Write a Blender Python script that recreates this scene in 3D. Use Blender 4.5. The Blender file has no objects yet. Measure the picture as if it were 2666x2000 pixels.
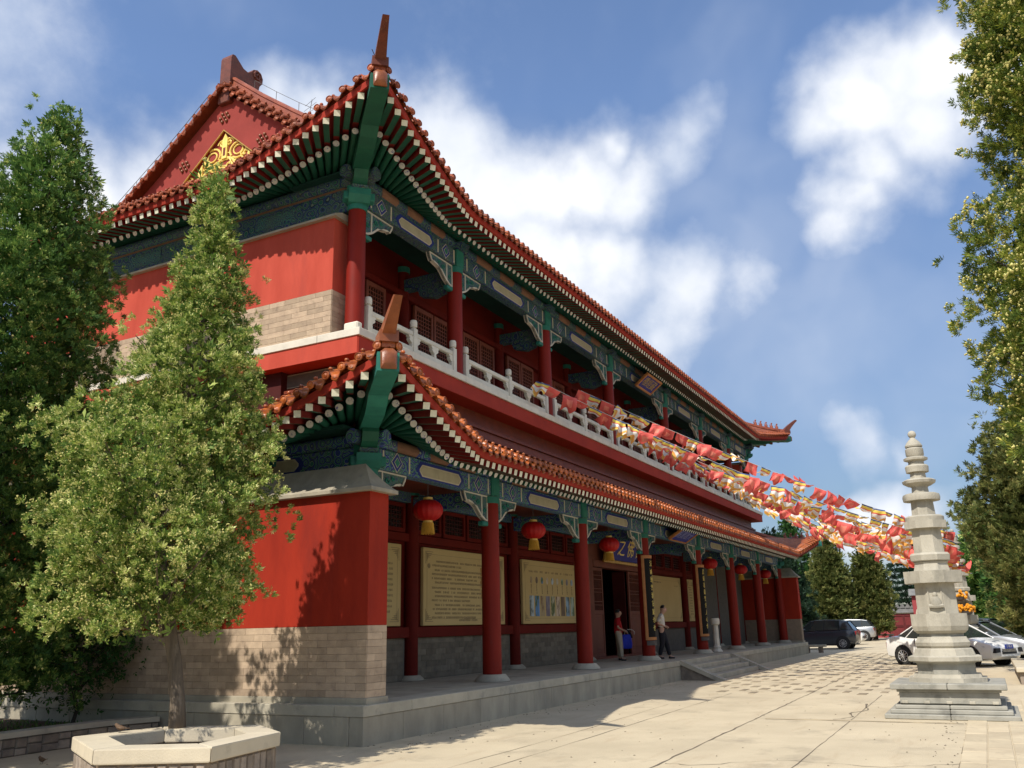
import bpy, bmesh, math, random
from mathutils import Vector, Matrix, Quaternion
R_ = math.radians
rnd = random.Random(7)
sc = bpy.context.scene
col = sc.collection

# ---------------- camera ----------------
cam_d = bpy.data.cameras.new('camera'); cam = bpy.data.objects.new('camera', cam_d); col.objects.link(cam)
YAW, PIT, ROL = R_(62.57), R_(15.602), R_(-1.343)
fw = Vector((math.sin(YAW)*math.cos(PIT), math.cos(YAW)*math.cos(PIT), math.sin(PIT)))
rt = Vector((math.cos(YAW), -math.sin(YAW), 0)); up = rt.cross(fw)
r2 = rt*math.cos(ROL)+up*math.sin(ROL); u2 = -rt*math.sin(ROL)+up*math.cos(ROL)
M = Matrix((r2, u2, -fw)).transposed().to_4x4(); M.translation = (-17.62, -9.80, 1.715)
cam.matrix_world = M
cam_d.sensor_width = 36; cam_d.lens = 30.626; cam_d.clip_end = 3000; cam_d.clip_start = .05
sc.camera = cam

# ---------------- light ----------------
SUN_EL, SUN_AZ = R_(49.3), R_(-10.6)          # height, heading of the light in the ground plane
sun_d = bpy.data.lights.new('sun', 'SUN'); sun = bpy.data.objects.new('sun', sun_d); col.objects.link(sun)
ldir = Vector((math.cos(SUN_EL)*math.cos(SUN_AZ), math.cos(SUN_EL)*math.sin(SUN_AZ), -math.sin(SUN_EL)))
sun.rotation_euler = ldir.to_track_quat('-Z', 'Y').to_euler()
sun_d.energy = 3.25; sun_d.angle = R_(.53); sun_d.color = (1, .93, .82)
sc.view_settings.view_transform = 'Standard'; sc.view_settings.look = 'None'
sc.view_settings.exposure = 0.74; sc.view_settings.gamma = 1
w = bpy.data.worlds.new('World'); sc.world = w; w.use_nodes = True
nt = w.node_tree; nt.nodes.clear()
def N(t, **k):
    n = nt.nodes.new(t)
    for a, b in k.items(): setattr(n, a, b)
    return n
def lk(a, b): nt.links.new(a, b)
def vm(op, a, b=None, c=None):
    n = N('ShaderNodeVectorMath', operation=op)
    for i, x in enumerate((a, b, c)):
        if x is None: continue
        if hasattr(x, 'links'): lk(x, n.inputs[i])
        else: n.inputs[i].default_value = x
    return n.outputs['Value'] if op in ('DOT_PRODUCT', 'LENGTH', 'DISTANCE') else n.outputs['Vector']
def mt(op, a, b=None, c=None, clamp=False):
    n = N('ShaderNodeMath', operation=op, use_clamp=clamp)
    for i, x in enumerate((a, b, c)):
        if x is None: continue
        if hasattr(x, 'links'): lk(x, n.inputs[i])
        else: n.inputs[i].default_value = x
    return n.outputs[0]
out = N('ShaderNodeOutputWorld'); bg = N('ShaderNodeBackground'); lk(bg.outputs[0], out.inputs[0])
sky = N('ShaderNodeTexSky', sky_type='NISHITA', sun_disc=False)
sky.sun_elevation = SUN_EL
sd = -ldir; sky.sun_rotation = math.atan2(sd.x, sd.y)
sky.altitude = 1200; sky.air_density = 1.0; sky.dust_density = .25; sky.ozone_density = 1.6
bg.inputs[1].default_value = .15
tc = N('ShaderNodeTexCoord'); D = vm('NORMALIZE', tc.outputs['Generated'])
# cumulus: soft banks at fixed places of the dome, their edges broken up by layered noise
def noise(vec, scale, detail, rough=.55):
    n = N('ShaderNodeTexNoise'); lk(vec, n.inputs['Vector']); n.inputs['Scale'].default_value = scale
    n.inputs['Detail'].default_value = detail; n.inputs['Roughness'].default_value = rough
    return n
n1 = noise(D, 5.5, 9, .60); n0 = noise(D, 5.0, 4, .55)
warp = vm('SUBTRACT', n0.outputs['Color'], (.5, .5, .5)); Dw = vm('MULTIPLY_ADD', warp, (.16, .16, .16), D)
def az_dir(az, el):
    a, e = R_(az), R_(el); return (math.sin(a)*math.cos(e), math.cos(a)*math.cos(e), math.sin(e))
BLOBS = [ # azimuth from +Y, elevation, half-width, strength
 (58.5, 29.0, 3.6, 1.0), (62.0, 27.3, 3.6, 1.0), (65.5, 28.2, 3.0, 1.0), (68.5, 29.0, 3.2, 1.0), (70.5, 32.2, 1.8, .8), (72.5, 28.5, 3.2, .95), (76.0, 29.6, 2.6, .75), (78.0, 31.2, 1.6, .6),
 (60.0, 24.5, 4.0, .95), (65.0, 24.0, 4.0, .95), (70.0, 24.0, 3.6, .9), (74.5, 22.0, 3.0, .8), (78.5, 21.0, 2.2, .6), (68.5, 20.0, 3.6, .85), (73.0, 19.3, 2.6, .7), (55.5, 31.2, 2.2, .8),
 (46.5, 32.2, 2.4, .8), (49.5, 32.0, 2.2, .75), (52.0, 32.0, 1.8, .6), (34.5, 25.2, 3.0, .9), (37.0, 26.8, 2.6, .8), (40.0, 28.6, 2.2, .6), (43.0, 30.5, 2.2, .55), (31.0, 23.5, 3.5, .8),
 (93.2, 31.2, 2.7, 1.0), (90.6, 31.2, 2.3, .95), (88.0, 29.6, 2.1, .8), (85.6, 29.3, 1.7, .65), (95.5, 29.5, 3.0, .95), (91.6, 28.0, 2.5, .8), (88.3, 26.0, 2.2, .75), (86.0, 24.3, 2.0, .7), (85.0, 22.3, 1.7, .6), (99.5, 31.0, 4, .9),
 (84.8, 10.1, 1.5, .62), (86.8, 9.7, 1.3, .5), (84.2, 6.3, 1.3, 1.1), (85.9, 6.5, 1.5, 1.15), (87.4, 6.0, 1.3, 1.0), (82.6, 5.2, 1.2, .8),
 (12, 33, 12, .9), (-22, 28, 13, .9), (-60, 36, 12, .9), (-97, 26, 13, .9), (-140, 32, 13, .9), (140, 32, 13, .9), (178, 26, 12, .9), (116, 38, 10, .9), (40, 62, 13, .8), (-40, 66, 14, .8), (150, 62, 13, .8), (-110, 58, 12, .8)]
tot = None
for az, el, wd, st in BLOBS:
    dt = vm('DISTANCE', Dw, az_dir(az, el))
    rr = 2*math.sin(R_(wd)/2)*1.75
    v = mt('MULTIPLY_ADD', dt, -st*1.25/rr, st*1.25)
    tot = v if tot is None else mt('SMOOTH_MAX', tot, v, .18)
tot = mt('MAXIMUM', tot, -.1)
dens = mt('ADD', tot, mt('MULTIPLY', mt('SUBTRACT', n1.outputs['Fac'], .5), 1.45))
mr = N('ShaderNodeMapRange', interpolation_type='SMOOTHSTEP'); lk(dens, mr.inputs[0])
mr.inputs[1].default_value = -.04; mr.inputs[2].default_value = .95; mr.inputs[4].default_value = .97
wisp = noise(Dw, 2.3, 4, .6)
mw = N('ShaderNodeMapRange', interpolation_type='SMOOTHSTEP'); lk(wisp.outputs['Fac'], mw.inputs[0])
mw.inputs[1].default_value = .44; mw.inputs[2].default_value = .85; mw.inputs[4].default_value = .42
cover = mt('MAXIMUM', mr.outputs[0], mw.outputs[0])
nsh = noise(Dw, 7.0, 4, .5)
sh = N('ShaderNodeMapRange'); lk(mt('ADD', nsh.outputs['Fac'], mt('MULTIPLY', dens, .25)), sh.inputs[0])
sh.inputs[1].default_value = .48; sh.inputs[2].default_value = 1.0; sh.inputs[3].default_value = 0; sh.inputs[4].default_value = 1
cc = N('ShaderNodeMix', data_type='RGBA'); lk(sh.outputs[0], cc.inputs['Factor'])
cc.inputs['A'].default_value = (2.9, 3.2, 3.75, 1); cc.inputs['B'].default_value = (4.8, 4.8, 4.8, 1)
mx = N('ShaderNodeMix', data_type='RGBA'); lk(cover, mx.inputs['Factor']); lk(cc.outputs['Result'], mx.inputs['B'])
skc = N('ShaderNodeMix', data_type='RGBA', blend_type='MULTIPLY'); skc.inputs['Factor'].default_value = 1
lk(sky.outputs[0], skc.inputs['A']); skc.inputs['B'].default_value = (.94, .95, .99, 1)
sep = N('ShaderNodeSeparateXYZ'); lk(D, sep.inputs[0])
hz = N('ShaderNodeMapRange'); lk(sep.outputs['Z'], hz.inputs[0]); hz.inputs[1].default_value = 0; hz.inputs[2].default_value = .55; hz.inputs[3].default_value = .20; hz.inputs[4].default_value = .86
sk2 = N('ShaderNodeMix', data_type='RGBA', blend_type='MULTIPLY'); sk2.inputs['Factor'].default_value = 1; lk(skc.outputs['Result'], sk2.inputs['A']); lk(hz.outputs[0], sk2.inputs['B'])
lk(sk2.outputs['Result'], mx.inputs['A']); lk(mx.outputs['Result'], bg.inputs[0])
w.cycles.sampling_method = 'MANUAL'; w.cycles.sample_map_resolution = 512

# ---------------- materials ----------------
MATS = {}
def nd(t, ty, **k):
    n = t.nodes.new(ty)
    for a, b in k.items(): setattr(n, a, b)
    return n
def mat(name, c1, c2=None, rough=.7, scale=3., lo=.35, hi=.65, bump=0., bscale=None, rndv=0., spec=.3, metal=0., detail=6, stretch=(1, 1, 1), dirt=None, coat=0., transl=0.):
    """procedural surface: two tones by noise, per-piece variation, fine relief; dirt=(colour, scale, lo, hi)"""
    m = bpy.data.materials.new(name); m.use_nodes = True; t = m.node_tree
    p = t.nodes['Principled BSDF']; L = t.links.new
    p.inputs['Roughness'].default_value = rough; p.inputs['Specular IOR Level'].default_value = spec
    p.inputs['Metallic'].default_value = metal; p.inputs['Coat Weight'].default_value = coat
    g = nd(t, 'ShaderNodeNewGeometry'); mp = nd(t, 'ShaderNodeVectorMath', operation='MULTIPLY'); L(g.outputs['Position'], mp.inputs[0]); mp.inputs[1].default_value = stretch
    oi = nd(t, 'ShaderNodeObjectInfo')
    ofs = nd(t, 'ShaderNodeVectorMath', operation='ADD'); L(mp.outputs[0], ofs.inputs[0])
    c2 = c2 or tuple(min(1, x*.8) for x in c1)
    nz = nd(t, 'ShaderNodeTexNoise'); L(mp.outputs[0], nz.inputs['Vector']); nz.inputs['Scale'].default_value = scale; nz.inputs['Detail'].default_value = detail; nz.inputs['Roughness'].default_value = .6
    r = nd(t, 'ShaderNodeMapRange'); L(nz.outputs['Fac'], r.inputs[0]); r.inputs[1].default_value = lo; r.inputs[2].default_value = hi
    mixc = nd(t, 'ShaderNodeMix', data_type='RGBA'); L(r.outputs[0], mixc.inputs['Factor'])
    mixc.inputs['A'].default_value = (*c1, 1); mixc.inputs['B'].default_value = (*c2, 1); res = mixc.outputs['Result']
    if dirt:
        dz = nd(t, 'ShaderNodeTexNoise'); L(mp.outputs[0], dz.inputs['Vector']); dz.inputs['Scale'].default_value = dirt[1]; dz.inputs['Detail'].default_value = 8; dz.inputs['Roughness'].default_value = .68
        dr = nd(t, 'ShaderNodeMapRange'); L(dz.outputs['Fac'], dr.inputs[0]); dr.inputs[1].default_value = dirt[2]; dr.inputs[2].default_value = dirt[3]
        mx2 = nd(t, 'ShaderNodeMix', data_type='RGBA'); L(dr.outputs[0], mx2.inputs['Factor']); L(res, mx2.inputs['A']); mx2.inputs['B'].default_value = (*dirt[0], 1); res = mx2.outputs['Result']
    if rndv:
        hv = nd(t, 'ShaderNodeHueSaturation'); L(res, hv.inputs['Color'])
        rr = nd(t, 'ShaderNodeMapRange'); L(oi.outputs['Random'], rr.inputs[0]); rr.inputs[3].default_value = 1-rndv; rr.inputs[4].default_value = 1+rndv; L(rr.outputs[0], hv.inputs['Value'])
        res = hv.outputs['Color']
    L(res, p.inputs['Base Color'])
    if bump:
        bz = nd(t, 'ShaderNodeTexNoise'); L(mp.outputs[0], bz.inputs['Vector']); bz.inputs['Scale'].default_value = bscale or scale*8; bz.inputs['Detail'].default_value = 5
        b = nd(t, 'ShaderNodeBump'); L(bz.outputs['Fac'], b.inputs['Height']); b.inputs['Strength'].default_value = bump; b.inputs['Distance'].default_value = .02; L(b.outputs[0], p.inputs['Normal'])
    if transl:
        tr = nd(t, 'ShaderNodeBsdfTranslucent'); L(res, tr.inputs['Color']); ms = nd(t, 'ShaderNodeMixShader'); ms.inputs[0].default_value = transl
        L(p.outputs[0], ms.inputs[1]); L(tr.outputs[0], ms.inputs[2]); L(ms.outputs[0], t.nodes['Material Output'].inputs[0])
    MATS[name] = m; return m

mat('red_plaster_low', (.335, .024, .0078), (.255, .0165, .0055), .88, 2.0, bump=.25, bscale=14, stretch=(1, 1, .28), dirt=((.19, .016, .009), 1.3, .54, .80))
mat('red_plaster_up', (.50, .075, .046), (.41, .054, .032), .88, 1.6, bump=.25, bscale=14, stretch=(1, 1, .28), dirt=((.34, .055, .04), 1.2, .55, .80))
mat('red_fascia', (0.3596, 0.03944, 0.0232), (0.29, 0.03132, 0.01972), .75, 1.5, spec=.15, bump=.06, dirt=((.22, .05, .05), 3, .6, .85))
mat('red_column', (.22, .015, .008), (.175, .012, .006), .55, 2.5, spec=.18, dirt=((.16, .03, .025), 5, .6, .85), stretch=(1, 1, .4))
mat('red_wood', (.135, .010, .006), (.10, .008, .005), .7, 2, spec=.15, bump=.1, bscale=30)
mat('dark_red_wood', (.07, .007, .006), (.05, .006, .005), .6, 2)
mat('door_wood', (.20, .065, .042), (.15, .048, .034), .55, 3, stretch=(1, 1, .3), bump=.08)
mat('lattice_wood', (.22, .062, .036), (.17, .048, .030), .55, 3)
mat('pane_dark', (.03, .022, .02), (.02, .016, .016), .25, 2, spec=.5)
mat('brick_warm', (0.464, 0.3538, 0.2494), (0.377, 0.2842, 0.203), .9, 5, bump=.35, bscale=40, rndv=.17, dirt=((.23, .175, .13), 5, .58, .80))
mat('brick_grey', (.18, .158, .122), (.13, .115, .09), .9, 5, bump=.3, bscale=40, rndv=.22, dirt=((.09, .09, .09), 5, .58, .8))
mat('mortar', (.28, .215, .155), (.23, .18, .13), .95, 6, bump=.2)
mat('mortar_grey', (.13, .12, .105), (.10, .095, .085), .95, 6, bump=.2)
mat('stone_cap', (0.464, 0.4234, 0.3306), (0.3596, 0.3306, 0.261), .85, 2.2, bump=.25, bscale=60, rndv=.06, dirt=((.20, .20, .18), 3.0, .56, .8))
mat('stone_face', (.40, .36, .275), (.30, .27, .21), .85, 2.5, bump=.25, bscale=70, rndv=.08, stretch=(1, 1, .45), dirt=((.36, .34, .29), 2.6, .6, .85))
mat('stone_floor', (0.4176, 0.377, 0.29), (0.3248, 0.29, 0.2262), .85, 2, bump=.2, bscale=50, dirt=((.16, .155, .14), 1.4, .55, .8))
mat('stone_white', (0.696, 0.6554, 0.5568), (0.58, 0.5452, 0.464), .75, 3, bump=.12, bscale=40, rndv=.05, dirt=((.40, .39, .36), 5, .62, .85))
mat('stone_coping', (0.3828, 0.3422, 0.261), (0.2842, 0.2552, 0.1972), .85, 3, bump=.3, bscale=50, dirt=((.19, .19, .18), 4, .55, .8))
mat('green_paint', (.015, .115, .072), (.010, .085, .058), .55, 2.5, bump=.05, dirt=((.012, .07, .065), 4, .62, .85))
mat('teal_paint', (.030, .20, .155), (.02, .14, .115), .55, 3, dirt=((.05, .12, .11), 5, .6, .85))
mat('red_paint', (.19, .014, .012), (.15, .011, .010), .6, 2)
mat('white_paint', (.72, .70, .55), (.62, .60, .46), .6, 14, rndv=.09, dirt=((.30, .36, .26), 30, .60, .68))
mat('round_paint', (.66, .65, .60), (.55, .55, .55), .6, 20, rndv=.12, dirt=((.06, .08, .34), 22, .56, .62))
mat('tile_glaze', (0.464, 0.1334, 0.029), (0.2784, 0.06032, 0.01392), .36, 6, bump=.22, bscale=34, rndv=.30, spec=.45, coat=.10, dirt=((.13, .05, .035), 9, .57, .78))
mat('tile_old', (0.348, 0.0928, 0.0348), (0.232, 0.05336, 0.01972), .5, 5, bump=.22, bscale=34, rndv=.28, spec=.3, dirt=((.12, .05, .04), 8, .55, .78))
mat('ridge_glaze', (0.3132, 0.08352, 0.03944), (0.2088, 0.04872, 0.02204), .45, 4, bump=.25, bscale=18, spec=.45, dirt=((.14, .055, .045), 6, .55, .8))
mat('ridge_dark', (.19, .040, .018), (.13, .026, .012), .5, 4, bump=.2, dirt=((.07, .03, .03), 5, .55, .8))
mat('pediment_red', (0.2842, 0.04176, 0.03248), (0.232, 0.03248, 0.02552), .85, .9, bump=.15, bscale=14, dirt=((.16, .035, .03), 2.0, .6, .85))
mat('horn_dark', (.15, .042, .026), (.10, .030, .020), .5, 5, bump=.2, dirt=((.20, .11, .06), 8, .6, .8))
mat('horn_orange', (.28, .085, .030), (.19, .055, .020), .4, 5, bump=.2, spec=.5, dirt=((.12, .05, .03), 8, .58, .8))
mat('gold_paint', (0.85, 0.696, 0.1856), (0.7656, 0.5452, 0.116), .45, 6, spec=.5, bump=.05)
mat('gilt', (.55, .34, .08), (.40, .24, .05), .38, 8, spec=.5, metal=.35)
mat('boss', (.24, .085, .038), (.16, .055, .026), .35, 9, spec=.5, metal=.2)
mat('tan_panel', (.44, .41, .30), (.36, .335, .25), .7, 4, dirt=((.26, .25, .2), 9, .6, .8))
mat('rust_panel', (.24, .13, .085), (.19, .10, .068), .75, 5, dirt=((.12, .08, .06), 9, .6, .8))
mat('blue_sign', (.010, .016, .25), (.008, .012, .20), .5, 3)
mat('cream_line', (.58, .54, .42), (.46, .43, .34), .7, 6)
mat('black_lacquer', (.014, .012, .010), (.010, .010, .010), .65, 5, spec=.12)
mat('orange_frame', (.46, .20, .07), (.38, .155, .05), .5, 6)
mat('board_tan', (.56, .43, .20), (.51, .385, .175), .7, .9, spec=.12)
mat('ink', (.10, .07, .04), (.07, .05, .03), .8, 5)
mat('ink_pale', (.30, .23, .12), (.25, .19, .1), .8, 5)
mat('iron', (.10, .085, .08), (.07, .06, .055), .6, 8)
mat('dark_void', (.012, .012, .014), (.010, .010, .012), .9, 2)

def paint_mat(name, blue, green, pale, dark, sc_=2.6, rings=26.):
    """painted timber: rosettes of concentric rings round scattered centres, in blue, green and pale outlines"""
    m = bpy.data.materials.new(name); m.use_nodes = True; t = m.node_tree; p = t.nodes['Principled BSDF']; L = t.links.new
    p.inputs['Roughness'].default_value = .65; p.inputs['Specular IOR Level'].default_value = .25
    g = nd(t, 'ShaderNodeNewGeometry')
    nz = nd(t, 'ShaderNodeTexNoise'); L(g.outputs['Position'], nz.inputs['Vector']); nz.inputs['Scale'].default_value = 3.5
    wv = nd(t, 'ShaderNodeVectorMath', operation='MULTIPLY_ADD'); L(nz.outputs['Color'], wv.inputs[0]); wv.inputs[1].default_value = (.10, .10, .10); L(g.outputs['Position'], wv.inputs[2])
    v = nd(t, 'ShaderNodeTexVoronoi'); L(wv.outputs[0], v.inputs['Vector']); v.inputs['Scale'].default_value = sc_; v.inputs['Randomness'].default_value = .55
    mu = nd(t, 'ShaderNodeMath', operation='MULTIPLY'); L(v.outputs['Distance'], mu.inputs[0]); mu.inputs[1].default_value = rings/ (2*math.pi)
    fr = nd(t, 'ShaderNodeMath', operation='FRACT'); L(mu.outputs[0], fr.inputs[0])
    cr = nd(t, 'ShaderNodeValToRGB'); L(fr.outputs[0], cr.inputs[0]); e = cr.color_ramp; e.interpolation = 'CONSTANT'
    e.elements[0].color = (*blue, 1); e.elements[1].position = .34; e.elements[1].color = (*pale, 1)
    for pos, c in ((.42, green), (.76, pale), (.83, dark)):
        x = e.elements.new(pos); x.color = (*c, 1)
    v2 = nd(t, 'ShaderNodeTexVoronoi'); L(wv.outputs[0], v2.inputs['Vector']); v2.inputs['Scale'].default_value = sc_*4.2
    sp = nd(t, 'ShaderNodeMapRange'); L(v2.outputs['Distance'], sp.inputs[0]); sp.inputs[1].default_value = .16; sp.inputs[2].default_value = .22; sp.inputs[3].default_value = .75; sp.inputs[4].default_value = 0
    mx = nd(t, 'ShaderNodeMix', data_type='RGBA'); L(sp.outputs[0], mx.inputs['Factor']); L(cr.outputs[0], mx.inputs['A']); L(v2.outputs['Color'], mx.inputs['B'])
    cm = nd(t, 'ShaderNodeMix', data_type='RGBA', blend_type='MULTIPLY'); cm.inputs['Factor'].default_value = 1; L(v2.outputs['Color'], cm.inputs['A']); cm.inputs['B'].default_value = (.20, .30, .26, 1); L(cm.outputs['Result'], mx.inputs['B'])
    ag = nd(t, 'ShaderNodeTexNoise'); L(g.outputs['Position'], ag.inputs['Vector']); ag.inputs['Scale'].default_value = 1.7; ag.inputs['Detail'].default_value = 8
    ar = nd(t, 'ShaderNodeMapRange'); L(ag.outputs['Fac'], ar.inputs[0]); ar.inputs[1].default_value = .45; ar.inputs[2].default_value = .75; ar.inputs[4].default_value = .6
    m3 = nd(t, 'ShaderNodeMix', data_type='RGBA'); L(ar.outputs[0], m3.inputs['Factor']); L(mx.outputs['Result'], m3.inputs['A']); m3.inputs['B'].default_value = (.10, .115, .10, 1)
    L(m3.outputs['Result'], p.inputs['Base Color'])
    MATS[name] = m; return m
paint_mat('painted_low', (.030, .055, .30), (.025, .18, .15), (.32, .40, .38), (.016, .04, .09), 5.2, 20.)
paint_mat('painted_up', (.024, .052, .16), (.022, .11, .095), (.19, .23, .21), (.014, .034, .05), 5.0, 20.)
paint_mat('painted_relief', (.02, .07, .16), (.03, .17, .13), (.20, .28, .25), (.05, .02, .02), 7., 22.)

# ---------------- mesh helpers ----------------
class MB:
    """collects faces (with material slots); build() links them as one mesh object"""
    def __init__(s): s.v = []; s.f = []; s.m = []
    def add(s, vs, fs, mi=0):
        b = len(s.v); s.v += [tuple(x) for x in vs]; s.f += [tuple(i+b for i in f) for f in fs]; s.m += [mi]*len(fs); return s
    def box(s, x0, x1, y0, y1, z0, z1, mi=0):
        return s.add([(x0, y0, z0), (x1, y0, z0), (x1, y1, z0), (x0, y1, z0), (x0, y0, z1), (x1, y0, z1), (x1, y1, z1), (x0, y1, z1)],
                     [(0, 3, 2, 1), (4, 5, 6, 7), (0, 1, 5, 4), (1, 2, 6, 5), (2, 3, 7, 6), (3, 0, 4, 7)], mi)
    def cbox(s, x0, x1, y0, y1, z0, z1, c=.01, mi=0):
        """box with chamfered edges"""
        vs = []; 
        for z, k in ((z0, c), (z0+c, 0), (z1-c, 0), (z1, c)):
            a0, a1, b0, b1 = x0+k, x1-k, y0+k, y1-k; q = c if k == 0 else 0
            vs += [(a0+q, b0, z), (a1-q, b0, z), (a1, b0+q, z), (a1, b1-q, z), (a1-q, b1, z), (a0+q, b1, z), (a0, b1-q, z), (a0, b0+q, z)]
        fs = [tuple(range(7, -1, -1)), tuple(range(24, 32))]
        for k in range(3):
            for i in range(8): j = (i+1) % 8; fs.append((k*8+i, k*8+j, k*8+8+j, k*8+8+i))
        return s.add(vs, fs, mi)
    def tube(s, p0, p1, r0, r1=None, n=12, mi=0, caps=True):
        p0, p1 = Vector(p0), Vector(p1); r1 = r0 if r1 is None else r1
        d = (p1-p0).normalized(); a = d.orthogonal().normalized(); b = d.cross(a); vs = []
        for p, r in ((p0, r0), (p1, r1)):
            vs += [p+(a*math.cos(2*math.pi*i/n)+b*math.sin(2*math.pi*i/n))*r for i in range(n)]
        fs = [(i, (i+1) % n, n+(i+1) % n, n+i) for i in range(n)]
        if caps: fs += [tuple(range(n-1, -1, -1)), tuple(range(n, 2*n))]
        return s.add(vs, fs, mi)
    def path(s, pts, rad, n=6, mi=0, flat=1.):
        """tube along a polyline; rad may be a list"""
        pts = [Vector(p) for p in pts]; rs = rad if isinstance(rad, (list, tuple)) else [rad]*len(pts); vs = []; a = None
        for i, p in enumerate(pts):
            d = (pts[min(i+1, len(pts)-1)]-pts[max(i-1, 0)]).normalized()
            if a is None: a = d.orthogonal().normalized()
            a = (a-d*a.dot(d)).normalized(); b = d.cross(a)
            vs += [p+(a*math.cos(2*math.pi*k/n)*flat+b*math.sin(2*math.pi*k/n))*rs[i] for k in range(n)]
        fs = []
        for i in range(len(pts)-1): fs += [(i*n+k, i*n+(k+1) % n, i*n+n+(k+1) % n, i*n+n+k) for k in range(n)]
        fs += [tuple(range(n-1, -1, -1)), tuple(range(len(vs)-n, len(vs)))]
        return s.add(vs, fs, mi)
    def lathe(s, prof, n=24, c=(0, 0, 0), mi=0, rot=0., wave=None):
        vs = []
        for r, z in prof:
            for i in range(n):
                a = 2*math.pi*i/n+rot; q = r*(1+wave*math.cos(8*a)) if wave else r
                vs.append((c[0]+q*math.cos(a), c[1]+q*math.sin(a), c[2]+z))
        fs = []
        for k in range(len(prof)-1): fs += [(k*n+i, k*n+(i+1) % n, k*n+n+(i+1) % n, k*n+n+i) for i in range(n)]
        fs += [tuple(range(n-1, -1, -1)), tuple(range(len(vs)-n, len(vs)))]
        return s.add(vs, fs, mi)
    def prism(s, poly, axis, d0, d1, mi=0):
        """polygon in the plane normal to axis ('x': (y,z), 'y': (x,z), 'z': (x,y)), drawn from d0 to d1"""
        def P(q, d): return {'x': (d, q[0], q[1]), 'y': (q[0], d, q[1]), 'z': (q[0], q[1], d)}[axis]
        n = len(poly); vs = [P(q, d0) for q in poly]+[P(q, d1) for q in poly]
        return s.add(vs, [tuple(range(n)), tuple(range(2*n-1, n-1, -1))]+[(i, n+i, n+(i+1) % n, (i+1) % n) for i in range(n)], mi)
    def grid(s, rows, mi=0):
        n = len(rows[0]); vs = [p for r in rows for p in r]
        return s.add(vs, [(k*n+i, k*n+i+1, k*n+n+i+1, k*n+n+i) for k in range(len(rows)-1) for i in range(n-1)], mi)
    def ball(s, c, r, nu=8, nv=6, mi=0, sz=1.):
        pr = [(max(1e-4, r*math.sin(math.pi*k/nv)), -r*sz*math.cos(math.pi*k/nv)) for k in range(nv+1)]
        return s.lathe(pr, nu, c, mi)
    def mesh(s, name, mats, smooth=False, fix=True):
        me = bpy.data.meshes.new(name); me.from_pydata(s.v, [], s.f)
        for m in (mats if isinstance(mats, (list, tuple)) else [mats]): me.materials.append(MATS[m] if isinstance(m, str) else m)
        if any(s.m): me.polygons.foreach_set('material_index', s.m)
        if fix:
            b = bmesh.new(); b.from_mesh(me); bmesh.ops.recalc_face_normals(b, faces=b.faces); b.to_mesh(me); b.free()
        if smooth:
            me.polygons.foreach_set('use_smooth', [True]*len(me.polygons))
            if smooth != 'all': me.set_sharp_from_angle(angle=R_(38))
        return me
    def build(s, name, mats, parent=None, smooth=False, fix=True, loc=None):
        return link(name, s.mesh(name, mats, smooth, fix), parent, loc)
def link(name, me, parent=None, loc=None, rot=None, scale=None, local=False):
    o = bpy.data.objects.new(name, me); col.objects.link(o)
    if loc is not None: o.location = loc
    if rot is not None:
        if isinstance(rot, Quaternion): o.rotation_mode = 'QUATERNION'; o.rotation_quaternion = rot
        else: o.rotation_euler = rot
    if scale is not None: o.scale = scale
    if parent is not None:
        o.parent = parent
        if not local: o.matrix_parent_inverse = Matrix.Translation(-root_loc(parent))
    return o
def root_loc(p):
    v = Vector(p.location)
    while p.parent:
        if p.matrix_parent_inverse != Matrix(): v = v+p.matrix_parent_inverse.translation+root_loc(p.parent); return v
        p = p.parent; v = v+Vector(p.location)
    return v
def tag(o, label=None, cat=None, group=None, kind=None):
    if label: o['label'] = label
    if cat: o['category'] = cat
    if group: o['group'] = group
    if kind: o['kind'] = kind
    return o
def thing(name, loc, label, cat, group=None, rz=0.):
    o = bpy.data.objects.new(name, None); o.empty_display_size = .3; o.location = loc; o.rotation_euler = (0, 0, rz); col.objects.link(o)
    return tag(o, label, cat, group)
def lerp(a, b, t): return a+(b-a)*t
# ---------------- ground ----------------
m = mat('concrete', (0.5557, 0.4738, 0.3334), (0.4622, 0.392, 0.2749), .92, .55, bump=.18, bscale=45, dirt=((.30, .255, .185), .9, .54, .78))
t = m.node_tree; L = t.links.new; p = t.nodes['Principled BSDF']; src = p.inputs['Base Color'].links[0].from_socket
g = nd(t, 'ShaderNodeNewGeometry'); mp = nd(t, 'ShaderNodeVectorMath', operation='MULTIPLY'); L(g.outputs['Position'], mp.inputs[0]); mp.inputs[1].default_value = (.28, 1.5, 1)
nz = nd(t, 'ShaderNodeTexNoise'); L(mp.outputs[0], nz.inputs['Vector']); nz.inputs['Scale'].default_value = 1.6; nz.inputs['Detail'].default_value = 9; nz.inputs['Roughness'].default_value = .7
rg = nd(t, 'ShaderNodeMapRange'); L(nz.outputs['Fac'], rg.inputs[0]); rg.inputs[1].default_value = .55; rg.inputs[2].default_value = .8; rg.inputs[4].default_value = .65
mx = nd(t, 'ShaderNodeMix', data_type='RGBA'); L(rg.outputs[0], mx.inputs['Factor']); L(src, mx.inputs['A']); mx.inputs['B'].default_value = (.37, .275, .175, 1)
n3 = nd(t, 'ShaderNodeTexNoise'); L(g.outputs['Position'], n3.inputs['Vector']); n3.inputs['Scale'].default_value = 90; n3.inputs['Detail'].default_value = 3
r3 = nd(t, 'ShaderNodeMapRange'); L(n3.outputs['Fac'], r3.inputs[0]); r3.inputs[1].default_value = .3; r3.inputs[2].default_value = .7; r3.inputs[3].default_value = .86; r3.inputs[4].default_value = 1.1
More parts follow.
